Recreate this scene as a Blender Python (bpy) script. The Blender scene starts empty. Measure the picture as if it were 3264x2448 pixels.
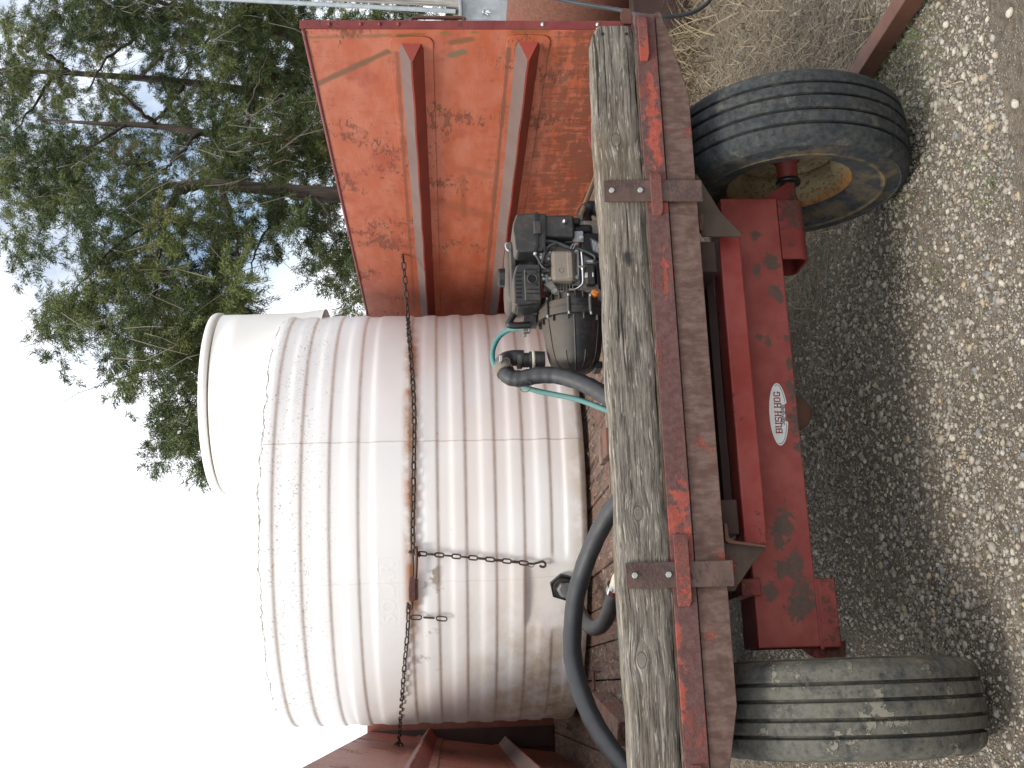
import bpy, math, random
import numpy as np
from mathutils import Vector, Matrix
random.seed(7); rng = np.random.default_rng(11)
C = bpy.context.scene.collection
sc = bpy.context.scene
R_ = math.radians

# ------------------------------------------------------------------ camera (rolled a quarter turn like the photograph)
FPX = 3550.0; CAMH = 1.6
_yaw = R_(15.2); _pit = math.atan(208/FPX); _s = math.sin(.016); _c = math.cos(.016)
F_ = np.array([math.sin(_yaw)*math.cos(_pit), math.cos(_yaw)*math.cos(_pit), -math.sin(_pit)])
R0 = np.cross(F_, [0, 0, 1]); R0 /= np.linalg.norm(R0); U0 = np.cross(R0, F_)
CX = -_s*R0 - _c*U0; CY = _c*R0 - _s*U0; CP = np.array([0, 0, CAMH])
cam = bpy.data.cameras.new('camera'); camo = bpy.data.objects.new('camera', cam); C.objects.link(camo)
cam.sensor_width = 36; cam.sensor_fit = 'HORIZONTAL'; cam.lens = FPX/3264*36; cam.clip_start = .05; cam.clip_end = 2000
camo.matrix_world = Matrix(((CX[0], CY[0], -F_[0], 0), (CX[1], CY[1], -F_[1], 0), (CX[2], CY[2], -F_[2], CAMH), (0, 0, 0, 1)))
sc.camera = camo
sc.view_settings.view_transform = 'Standard'; sc.view_settings.look = 'None'
sc.view_settings.exposure = 0.60; sc.view_settings.gamma = 1; sc.view_settings.use_curve_mapping = False

# ------------------------------------------------------------------ sky and sun
SUN_DIR = Vector((-.48, -.48, 1.05)).normalized()      # towards the sun
w = bpy.data.worlds.new('World'); sc.world = w; w.use_nodes = True
nt = w.node_tree; nt.nodes.clear()
def wn(t, **k):
    n = nt.nodes.new(t)
    for a, b in k.items(): setattr(n, a, b)
    return n
sky = wn('ShaderNodeTexSky', sky_type='NISHITA', sun_disc=False)
sky.sun_elevation = math.asin(SUN_DIR.z); sky.sun_rotation = math.atan2(SUN_DIR.x, SUN_DIR.y)
sky.dust_density = 2.0
tc = wn('ShaderNodeTexCoord'); nz = wn('ShaderNodeTexNoise'); nz.inputs['Scale'].default_value = 3.2
nz.inputs['Detail'].default_value = 7; nz.inputs['Roughness'].default_value = .6
mp = wn('ShaderNodeMapping'); mp.inputs['Location'].default_value = (2.3, .6, 1.1)
rp = wn('ShaderNodeMapRange'); rp.interpolation_type = 'SMOOTHSTEP'
rp.inputs['From Min'].default_value = .36; rp.inputs['From Max'].default_value = .66
mx = wn('ShaderNodeMix', data_type='RGBA'); mx.inputs[7].default_value = (10.4, 10.7, 11.2, 1)
bg = wn('ShaderNodeBackground'); bg.inputs['Strength'].default_value = .1; ow = wn('ShaderNodeOutputWorld')
L = nt.links.new
L(tc.outputs['Generated'], mp.inputs[0]); L(mp.outputs[0], nz.inputs['Vector']); L(nz.outputs['Fac'], rp.inputs['Value'])
dt = wn('ShaderNodeVectorMath', operation='DOT_PRODUCT'); gv = (300-1632)/FPX*CX+(1224-230)/FPX*CY+F_; gv = gv/np.linalg.norm(gv)
dt.inputs[1].default_value = tuple(gv); L(tc.outputs['Generated'], dt.inputs[0])
r2 = wn('ShaderNodeMapRange', interpolation_type='SMOOTHSTEP'); r2.inputs['From Min'].default_value = .988; r2.inputs['From Max'].default_value = .962; L(dt.outputs['Value'], r2.inputs['Value'])
mm_ = wn('ShaderNodeMath', operation='MAXIMUM'); L(rp.outputs[0], mm_.inputs[0]); L(r2.outputs[0], mm_.inputs[1])
L(mm_.outputs[0], mx.inputs[0]); L(sky.outputs[0], mx.inputs[6]); L(mx.outputs[2], bg.inputs[0]); L(bg.outputs[0], ow.inputs[0])
sl = bpy.data.lights.new('sun', 'SUN'); sl.energy = 2.0; sl.angle = R_(18); sl.color = (1, .95, .86)
slo = bpy.data.objects.new('sun', sl); C.objects.link(slo)
slo.rotation_euler = SUN_DIR.to_track_quat('Z', 'Y').to_euler(); slo.location = SUN_DIR*20

# ------------------------------------------------------------------ helpers
def P(px, py, X=None, Y=None, Z=None):
    """a point of the place, found from where it shows in the photograph and the plane it lies in"""
    d = (px-1632)/FPX*CX + (1224-py)/FPX*CY + F_
    if Y is not None: t = (Y-CP[1])/d[1]
    elif X is not None: t = (X-CP[0])/d[0]
    else: t = (Z-CP[2])/d[2]
    return Vector(CP+t*d)
TX, TY, TR = .845, 5.6, 1.005        # tank axis and outer radius
def PT(px, py, r=TR):
    """a point on an upright cylinder round the tank's axis"""
    d = (px-1632)/FPX*CX + (1224-py)/FPX*CY + F_
    a = d[0]**2+d[1]**2; b = -2*(d[0]*TX+d[1]*TY); c = TX**2+TY**2-r*r
    q = max(b*b-4*a*c, 0); t = (-b-math.sqrt(q))/(2*a)
    return Vector(CP+t*d)

class NT:
    def __init__(s, name):
        s.m = bpy.data.materials.new(name); s.m.use_nodes = True; s.t = s.m.node_tree; s.t.nodes.clear()
        s.out = s.t.nodes.new('ShaderNodeOutputMaterial'); s.b = s.t.nodes.new('ShaderNodeBsdfPrincipled')
        s.t.links.new(s.b.outputs[0], s.out.inputs[0]); s.tc = s.t.nodes.new('ShaderNodeTexCoord')
        s.obj = s.tc.outputs['Object']
    def _in(s, sock, v):
        if isinstance(v, bpy.types.NodeSocket): s.t.links.new(v, sock)
        elif isinstance(v, (tuple, list)) and len(v) == 3 and sock.type == 'RGBA': sock.default_value = (*v, 1)
        elif sock.type == 'VECTOR' and isinstance(v, (int, float)): sock.default_value = (v, v, v)
        else: sock.default_value = v
    def mapv(s, scale=(1, 1, 1), loc=(0, 0, 0), rot=(0, 0, 0), vec=None):
        n = s.t.nodes.new('ShaderNodeMapping'); s._in(n.inputs[0], vec or s.obj)
        n.inputs['Scale'].default_value = scale; n.inputs['Location'].default_value = loc; n.inputs['Rotation'].default_value = rot
        return n.outputs[0]
    def noise(s, scale, detail=4, rough=.55, vec=None, dist=0, col=False):
        n = s.t.nodes.new('ShaderNodeTexNoise'); s._in(n.inputs['Vector'], vec or s.obj)
        n.inputs['Scale'].default_value = scale; n.inputs['Detail'].default_value = detail
        n.inputs['Roughness'].default_value = rough; n.inputs['Distortion'].default_value = dist
        return n.outputs['Color' if col else 'Fac']
    def voro(s, scale, vec=None, feature='F1', out='Distance', rand=1):
        n = s.t.nodes.new('ShaderNodeTexVoronoi'); n.feature = feature; s._in(n.inputs['Vector'], vec or s.obj)
        n.inputs['Scale'].default_value = scale; n.inputs['Randomness'].default_value = rand
        return n.outputs[out]
    def rng(s, v, a, b, c=0, d=1, smooth=True):
        n = s.t.nodes.new('ShaderNodeMapRange'); n.interpolation_type = 'SMOOTHSTEP' if smooth else 'LINEAR'
        s._in(n.inputs['Value'], v)
        for k, x in zip(('From Min', 'From Max', 'To Min', 'To Max'), (a, b, c, d)): s._in(n.inputs[k], x)
        return n.outputs[0]
    def mix(s, f, a, b, mode='MIX'):
        n = s.t.nodes.new('ShaderNodeMix'); n.data_type = 'RGBA'; n.blend_type = mode
        s._in(n.inputs[0], f); s._in(n.inputs[6], a); s._in(n.inputs[7], b); return n.outputs[2]
    def math(s, op, a, b=0, clamp=False):
        n = s.t.nodes.new('ShaderNodeMath'); n.operation = op; n.use_clamp = clamp
        s._in(n.inputs[0], a); s._in(n.inputs[1], b); return n.outputs[0]
    def xyz(s, v=None):
        n = s.t.nodes.new('ShaderNodeSeparateXYZ'); s._in(n.inputs[0], v or s.obj); return n.outputs
    def comb(s, x, y, z):
        n = s.t.nodes.new('ShaderNodeCombineXYZ')
        for i, v in enumerate((x, y, z)): s._in(n.inputs[i], v)
        return n.outputs[0]
    def normal(s):
        n = s.t.nodes.new('ShaderNodeNewGeometry'); return s.xyz(n.outputs['Normal'])
    def attr(s, name):
        n = s.t.nodes.new('ShaderNodeAttribute'); n.attribute_name = name; return n
    def bump(s, h, dist=.002, strength=1, prev=None):
        n = s.t.nodes.new('ShaderNodeBump'); s._in(n.inputs['Height'], h); n.inputs['Distance'].default_value = dist
        n.inputs['Strength'].default_value = strength
        if prev is not None: s._in(n.inputs['Normal'], prev)
        return n.outputs[0]
    def fin(s, col, rough=.6, metal=0, normal=None, spec=None, **k):
        s._in(s.b.inputs['Base Color'], col); s._in(s.b.inputs['Roughness'], rough); s._in(s.b.inputs['Metallic'], metal)
        if normal is not None: s._in(s.b.inputs['Normal'], normal)
        if spec is not None: s._in(s.b.inputs['Specular IOR Level'], spec)
        for a, b in k.items(): s._in(s.b.inputs[a], b)
        return s.m

def flat(name, col, rough=.5, metal=0, var=.35, scale=30, bump=.0006, dust=None, dustamt=.5):
    n = NT(name); f = n.noise(scale, 5, .6); c = n.mix(n.math('MULTIPLY', n.rng(f, .3, .7), var), col, tuple(x*.45 for x in col))
    if dust:
        z = n.normal()[2]; d = n.math('MULTIPLY', n.rng(n.math('ADD', z, n.math('MULTIPLY', n.noise(14, 5), .8)), .25, 1.1), dustamt, True)
        d = n.math('ADD', d, n.math('MULTIPLY', n.rng(n.noise(38, 6, .7), .45, .75), dustamt*.5), True)
        c = n.mix(d, c, dust); rough = n.rng(d, 0, .6, rough, .9)
    return n.fin(c, rough, metal, n.bump(f, bump))

def paint(name, base, fade, rust=(.10, .045, .028), amt=.5, scale=5, stretch=(1, 1, 1), speck=.5, dust=None, dustup=0, rough=.55, scratch=None, extra=None, drk=None):
    base, fade, rust = (tuple(.74*x for x in q) for q in (base, fade, rust))
    n = NT(name); v = n.mapv(stretch)
    big = n.noise(scale, 3, .5, n.mapv((1, 1, 1), (3, 1, 2))); fine = n.noise(scale*9, 7, .72, v)
    c = n.mix(n.rng(n.noise(scale*1.7, 6, .62, v), .35, .68), base, fade)
    m = n.math('ADD', n.math('MULTIPLY', big, .6), n.math('MULTIPLY', fine, .5))
    if drk: m = drk(n, m)
    ru = n.rng(m, .75-amt*.35, .785-amt*.35)
    rc = n.mix(n.rng(n.noise(scale*14, 6, .7), .35, .7), rust, tuple(x*2.0 for x in rust))
    c = n.mix(n.math('MULTIPLY', ru, .80), c, rc)
    sp = n.rng(n.noise(scale*22, 4, .7, v), .68, .73)
    c = n.mix(n.math('MULTIPLY', sp, speck), c, rust)
    if scratch:
        s1 = n.rng(n.noise(60, 4, .6, n.mapv(scratch)), .70, .74); s1 = n.math('MULTIPLY', s1, n.rng(n.noise(9, 3), .42, .6))
        c = n.mix(n.math('MULTIPLY', s1, .8), c, tuple(x*.8 for x in rust))
    if extra: c = extra(n, c, rust)
    if dust:
        z = n.normal()[2]
        d = n.math('MULTIPLY', n.rng(z, .1, .5), n.rng(n.noise(25, 6, .65), .2, .6, dustup*.75, dustup), True)
        c = n.mix(d, c, dust)
    nb = n.bump(n.math('SUBTRACT', n.math('MULTIPLY', fine, .4), ru), .0012, .7)
    nb = n.bump(n.noise(scale*1.2, 2, .5), .012, .5, nb)
    return n.fin(c, n.rng(ru, 0, 1, rough, .88), 0, nb)

# ---- materials
Rw, Rc, Lw = 2.0, None, None
def wall_extra(n, c, rust):
    x, y, z = n.xyz()
    # scuffed lower wall, rub streaks, and the streak from the rib's end up to the top edge
    k = n.rng(z, 1.48, 1.02)
    sc_ = n.noise(7, 7, .72, n.mapv((1, 1.0, 5))); s2 = n.noise(9, 7, .7, n.mapv((1, 5, 1.2)))
    mm = n.math('ADD', n.math('MULTIPLY', sc_, .55), n.math('MULTIPLY', s2, .5))
    c = n.mix(n.math('MULTIPLY', n.rng(n.math('ADD', mm, n.math('MULTIPLY', k, .13)), .555, .66), n.rng(k, 0, 1, .45, .85)), c, (.17, .055, .03))
    fy = n.noise(3.2, 5, .6, n.mapv((1, 1, 1.7), (4, 2, 9)))
    c = n.mix(n.math('MULTIPLY', n.rng(fy, .56, .63), .35), c, (.28, .03, .015))
    return c
def segdist(n, y, z, a, b):
    dy, dz = b[0]-a[0], b[1]-a[1]; l2 = dy*dy+dz*dz
    py = n.math('SUBTRACT', y, a[0]); pz = n.math('SUBTRACT', z, a[1])
    t = n.math('DIVIDE', n.math('ADD', n.math('MULTIPLY', py, dy), n.math('MULTIPLY', pz, dz)), l2, True)
    ey = n.math('SUBTRACT', py, n.math('MULTIPLY', t, dy)); ez = n.math('SUBTRACT', pz, n.math('MULTIPLY', t, dz))
    return n.math('SQRT', n.math('ADD', n.math('MULTIPLY', ey, ey), n.math('MULTIPLY', ez, ez)))

M = {}
def patches(lst, col, Y, st=.9, sc_=14, amp=1.7):
    """worn patches with ragged edges at given places on a face (wear that has its own shape)"""
    def ex(n, c, rust):
        x, y, z = n.xyz(); nn = n.math('MULTIPLY', n.math('SUBTRACT', n.noise(sc_, 8, .72), .5), amp*2)
        for px, py, rx, rz in lst:
            p = P(px, py, Y=Y); dx = n.math('DIVIDE', n.math('SUBTRACT', x, p.x-.82), rx); dz = n.math('DIVIDE', n.math('SUBTRACT', z, p.z), rz)
            d = n.math('ADD', n.math('SQRT', n.math('ADD', n.math('MULTIPLY', dx, dx), n.math('MULTIPLY', dz, dz))), nn)
            c = n.mix(n.math('MULTIPLY', n.rng(d, 1.06, .92), st), c, n.mix(n.rng(n.noise(70, 5, .7), .35, .65), col, tuple(k*1.35 for k in col)))
        return c
    return ex
AXP = [(2555, 1340, .060, .035), (2585, 1330, .05, .03), (2525, 1240, .03, .018), (2560, 1430, .03, .02), (2500, 1670, .05, .028), (2480, 1700, .05, .018), (2490, 1815, .028, .022), (2535, 1800, .04, .03), (2560, 1905, .05, .035), (2540, 1935, .04, .03), (2455, 1890, .03, .02), (2650, 1900, .04, .03), (2410, 750, .018, .014), (2452, 830, .022, .02), (2465, 845, .02, .02), (2412, 850, .014, .012), (2412, 868, .012, .01), (2470, 930, .018, .02), (2485, 950, .014, .014), (2420, 1075, .012, .010), (2448, 1090, .02, .010), (2520, 1160, .02, .012), (2505, 1080, .01, .008)]
LIPP = [(2080, 340, .07, .018), (2085, 420, .10, .020), (2090, 470, .06, .016), (2075, 260, .05, .010), (2150, 1640, .06, .024), (2165, 1600, .05, .02), (2180, 1710, .03, .02), (2120, 870, .08, .006), (2160, 2020, .05, .012), (2170, 2200, .08, .014), (2100, 660, .03, .02)]
DUST = (.30, .235, .18)
M['maroon'] = paint('maroon_paint', (.215, .028, .023), (.29, .050, .042), (.070, .042, .032), .50, 4.8, speck=.6)
M['bright_red'] = paint('bright_red_paint', (.33, .036, .028), (.40, .08, .07), (.11, .05, .035), .34, 5, speck=.4, rough=.42)
M['sill'] = paint('sill_rust', (.20, .050, .040), (.25, .068, .052), (.085, .050, .048), .74, 5, (1, 1, 2), .7, extra=patches(LIPP, (.27, .055, .036), 3.058, .72, 34, 3.2))
M['axle'] = paint('axle_paint', (.26, .036, .030), (.34, .075, .060), (.070, .042, .032), .12, 4.8, speck=.7, extra=patches(AXP, (.058, .038, .029), 3.30, .9, 40, 2.6))
M['sill_low'] = paint('sill_brown', (.110, .056, .044), (.185, .118, .095), (.27, .055, .035), .26, 13, (2.5, 1, 1), .9, rough=.7)
M['tab'] = paint('tab_paint', (.42, .065, .038), (.36, .085, .055), (.10, .05, .045), .72, 9, speck=.3)
M['strap'] = paint('strap_steel', (.105, .062, .052), (.15, .092, .075), (.07, .042, .04), .55, 9, (1, 1, 2), .5)
M['flange'] = paint('flange_paint', (.20, .026, .028), (.27, .05, .045), (.08, .04, .03), .3, 6)
M['tube_rust'] = paint('rusty_tube', (.10, .042, .028), (.155, .062, .04), (.055, .03, .024), .3, 5, speck=.4)
M['chain'] = flat('rusty_chain', (.085, .058, .047), .7, .3, .7, 160, .0008)
M['chain_red'] = flat('binder_steel', (.12, .06, .055), .6, .3, .6, 70, .0008)
M['galv'] = flat('galvanised', (.42, .47, .50), .45, .5, .4, 18, .0004)
M['bolt'] = flat('zinc_bolt', (.50, .53, .52), .4, .6, .35, 60, .0003)
M['chrome'] = flat('chrome', (.72, .74, .75), .12, 1, .2, 10, .0)
M['alu'] = flat('cast_aluminium', (.30, .29, .27), .5, .55, .5, 60, .0006, (.22, .17, .12), .55)
M['cover'] = flat('valve_cover', (.27, .235, .20), .55, .4, .35, 200, .0005, (.24, .18, .125), .45)
M['blk'] = flat('black_plastic', (.022, .024, .028), .42, 0, .4, 50, .0005, (.21, .165, .12), .42)
M['blk2'] = flat('black_housing', (.018, .020, .024), .42, 0, .4, 50, .0005, (.21, .165, .12), .36)
M['blk3'] = flat('clean_black_plastic', (.014, .014, .016), .35, 0, .4, 50, .0003)
M['hose'] = flat('black_hose', (.016, .019, .024), .45, 0, .5, 24, .001, (.13, .12, .11), .18)
M['cord'] = flat('black_rubber_line', (.03, .034, .042), .5, 0, .3, 20, .0005)
M['teal'] = flat('teal_hose', (.025, .20, .22), .42, 0, .45, 12, .0004, (.20, .24, .18), .4)
M['pvc'] = flat('pvc', (.58, .53, .44), .5, 0, .4, 40, .0004)
M['orange'] = flat('orange_plastic', (.55, .17, .02), .5, 0, .3, 40, .0003)
M['label'] = flat('label_print', (.13, .14, .15), .5, 0, .6, 160, .0)
M['white'] = flat('white_print', (.75, .76, .74), .5, 0, .2, 60, 0)
M['drum'] = paint('drum_paint', (.27, .055, .03), (.31, .08, .045), (.13, .06, .038), .85, 3, speck=.6)
M['under'] = flat('under_frame', (.055, .03, .025), .8, 0, .5, 12, .001)

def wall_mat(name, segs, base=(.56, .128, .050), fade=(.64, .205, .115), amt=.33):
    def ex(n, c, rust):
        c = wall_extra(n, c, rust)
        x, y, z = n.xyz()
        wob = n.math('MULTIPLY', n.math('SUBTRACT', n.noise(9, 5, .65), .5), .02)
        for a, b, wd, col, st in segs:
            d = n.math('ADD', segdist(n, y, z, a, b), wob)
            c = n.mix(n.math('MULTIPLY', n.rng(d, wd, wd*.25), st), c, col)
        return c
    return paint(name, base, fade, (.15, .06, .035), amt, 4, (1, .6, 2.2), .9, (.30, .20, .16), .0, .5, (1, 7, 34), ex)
def rib_mat():
    n = NT('rib_paint'); f = n.noise(40, 6, .7); g = n.noise(7, 4, .6, n.mapv((1, 1, 2)))
    c = n.mix(n.rng(g, .3, .7), (.30, .038, .020), (.22, .035, .022))
    nz_ = n.normal()[2]
    d = n.math('MULTIPLY', n.rng(nz_, .15, .5), n.rng(f, .25, .6, .78, 1.0), True)
    c = n.mix(d, c, n.mix(n.rng(n.noise(5, 4), .3, .7), (.150, .112, .098), (.120, .088, .076)))
    sp = n.rng(n.noise(150, 3, .6, n.mapv((1, .4, 1))), .69, .74); c = n.mix(n.math('MULTIPLY', sp, .6), c, (.32, .26, .22))
    return n.fin(c, n.rng(d, 0, 1, .5, .92), 0, n.bump(f, .001))
M['rib'] = rib_mat()

def wood_mat(name, light, dark, axis='X', knots=(), sc=1.0, red=0, edge_tones=0, oil=None):
    light, dark = (tuple(.74*x for x in q) for q in (light, dark))
    n = NT(name); x, y, z = n.xyz()
    if axis == 'Y': x, y = y, x
    gz = z
    km = None
    for kx, kz, kr in knots:
        dx = n.math('MULTIPLY', n.math('SUBTRACT', x, kx), .62); dz = n.math('SUBTRACT', z, kz)
        d2 = n.math('DIVIDE', n.math('ADD', n.math('MULTIPLY', dx, dx), n.math('MULTIPLY', dz, dz)), kr*kr)
        e = n.math('POWER', 2.718, n.math('MULTIPLY', d2, -.28))
        gz = n.math('SUBTRACT', gz, n.math('MULTIPLY', n.math('SUBTRACT', z, kz), e))
        k = n.rng(d2, 1.0, .75); ring = n.rng(n.math('ABSOLUTE', n.math('SUBTRACT', d2, 1.0)), .26, .05)
        rr = n.math('SINE', n.math('MULTIPLY', n.math('SQRT', d2), 34))
        km = (k, ring, rr) if km is None else (n.math('MAXIMUM', km[0], k), n.math('MAXIMUM', km[1], ring), n.math('ADD', n.math('MULTIPLY', km[2], n.math('SUBTRACT', 1, k)), n.math('MULTIPLY', rr, k)))
    wv = n.noise(3*sc, 3, .5, n.comb(x, y, z)); gz = n.math('ADD', gz, n.math('MULTIPLY', n.math('SUBTRACT', wv, .5), .025))
    v = n.comb(n.math('MULTIPLY', x, 5), n.math('MULTIPLY', y, 40), n.math('MULTIPLY', gz, 95))
    v2 = n.comb(n.math('MULTIPLY', x, 20), n.math('MULTIPLY', y, 90), n.math('MULTIPLY', gz, 260))
    g1 = n.noise(1.0*sc, 4, .6, v); g2 = n.noise(1.0*sc, 4, .7, v2)
    g = n.math('ADD', n.math('MULTIPLY', g1, .6), n.math('MULTIPLY', g2, .4))
    c = n.mix(n.rng(g, .36, .62), dark, light)
    br = n.noise(2.2, 4, .6); c = n.mix(n.math('MULTIPLY', n.rng(br, .45, .7), .55), c, tuple(a*b for a, b in zip(light, (.62, .52, .40))))
    # silver streaks and open checks
    c = n.mix(n.math('MULTIPLY', n.rng(n.noise(1, 3, .7, n.comb(n.math('MULTIPLY', x, 11), n.math('MULTIPLY', y, 60), n.math('MULTIPLY', gz, 150))), .56, .64), .8), c, tuple(min(1, a*1.75) for a in light))
    ck = n.rng(n.noise(1, 2, .5, n.comb(n.math('MULTIPLY', x, 1.5), n.math('MULTIPLY', y, 30), n.math('MULTIPLY', gz, 75))), .36, .31)
    c = n.mix(n.math('MULTIPLY', ck, .85), c, (.02, .016, .012))
    h = n.math('SUBTRACT', g, n.math('MULTIPLY', ck, .8))
    if km:
        c = n.mix(n.math('MULTIPLY', km[0], .5), c, n.mix(n.rng(km[2], -.3, .9), tuple(a*.55 for a in light), tuple(a*.95 for a in light)))
        c = n.mix(n.math('MULTIPLY', km[1], n.rng(n.noise(60, 4), .35, .6, .0, .4)), c, (.05, .042, .034)); h = n.math('SUBTRACT', h, n.math('MULTIPLY', km[1], .5))
    if oil:
        dx = n.math('SUBTRACT', x, oil[0]); dz = n.math('SUBTRACT', z, oil[1]); dd = n.math('SQRT', n.math('ADD', n.math('MULTIPLY', dx, dx), n.math('MULTIPLY', n.math('MULTIPLY', dz, dz), 2.6)))
        c = n.mix(n.math('MULTIPLY', n.rng(n.math('ADD', dd, n.math('MULTIPLY', n.math('SUBTRACT', n.noise(50, 5), .5), .035)), oil[2]*1.15, oil[2]*.35), .85), c, (.022, .024, .028))
    if red: c = n.mix(n.math('MULTIPLY', n.rng(n.noise(6, 5, .65), .40, .62), red), c, (.19, .085, .065))
    if edge_tones:
        edge = n.math('MULTIPLY', n.rng(z, edge_tones[0], edge_tones[1]), n.rng(n.noise(30, 6, .7), .42, .62)); c = n.mix(n.math('MULTIPLY', edge, .45), c, (.24, .20, .14))  # pale tan tint towards the top edge
        c = n.mix(n.math('MULTIPLY', n.rng(z, edge_tones[2], edge_tones[3]), n.rng(n.noise(3.5, 4, .6), .35, .6, 0, .8)), c, (.03, .026, .022))  # black shading painted into the colour along the bottom
    return n.fin(c, .88, 0, n.bump(h, .006, .9), spec=.2)

def tyre_mat(name, mud):
    n = NT(name); x, y, z = n.xyz(); r = n.math('SQRT', n.math('ADD', n.math('MULTIPLY', y, y), n.math('MULTIPLY', z, z)))
    f = n.noise(16, 7, .7); c = n.mix(n.rng(n.noise(45, 5, .6), .3, .7), (.016, .019, .022), (.034, .040, .045))
    tread = n.rng(r, .345, .362)
    d = n.math('MULTIPLY', n.rng(f, .55-mud*.24, .74-mud*.12), n.rng(tread, 0, 1, .4, .85), True)
    c = n.mix(n.math('MULTIPLY', d, .62), c, (.15, .138, .108))
    sw = n.math('MULTIPLY', n.math('SUBTRACT', 1, tread), n.rng(n.noise(10, 5, .65, n.mapv((1, 1, 1), (4, 4, 4))), .42, .66))
    c = n.mix(n.math('MULTIPLY', sw, .75), c, (.12, .088, .045))
    ring = n.rng(n.math('ABSOLUTE', n.math('SUBTRACT', r, .3)), .012, .003); c = n.mix(n.math('MULTIPLY', n.math('MULTIPLY', ring, n.rng(f, .35, .6)), .6), c, (.20, .14, .06))
    ml = n.noise(9, 6, .75, n.mapv((1, 1, 1), (7, 1, 3))); mk = n.math('MULTIPLY', n.rng(ml, .63-mud*.06, .66-mud*.06), tread)
    c = n.mix(n.math('MULTIPLY', mk, mud), c, (.18, .165, .135)); fm = n.math('MULTIPLY', n.math('MULTIPLY', n.rng(n.noise(55, 7, .75), .40, .58), n.rng(n.noise(7, 4, .6), .36, .56)), tread); c = n.mix(n.math('MULTIPLY', fm, .12+mud*.42), c, (.145, .135, .105))
    return n.fin(c, .82, 0, n.bump(n.math('ADD', f, n.math('MULTIPLY', mk, 1.2)), .004, .8), spec=.3)
def rim_mat():
    n = NT('cream_rim'); x, y, z = n.xyz(); r = n.math('SQRT', n.math('ADD', n.math('MULTIPLY', y, y), n.math('MULTIPLY', z, z)))
    c = n.mix(n.rng(n.noise(8, 4), .3, .7), (.34, .29, .17), (.20, .16, .085))
    sp = n.rng(n.noise(70, 5, .7), .54, .62); c = n.mix(n.math('MULTIPLY', sp, .85), c, (.16, .07, .025))
    ed = n.math('MULTIPLY', n.rng(n.math('ADD', r, n.math('MULTIPLY', n.noise(20, 5), .03)), .203, .222), 1); c = n.mix(n.math('MULTIPLY', ed, .9), c, (.30, .13, .03))
    return n.fin(c, .6, 0, n.bump(sp, .0015))
_p1, _p2 = PT(1400, 1405), PT(1400, 1855); SEAM1, SEAM2 = (math.atan2(q.x-TX, -(q.y-TY)) for q in (_p1, _p2))
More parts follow.
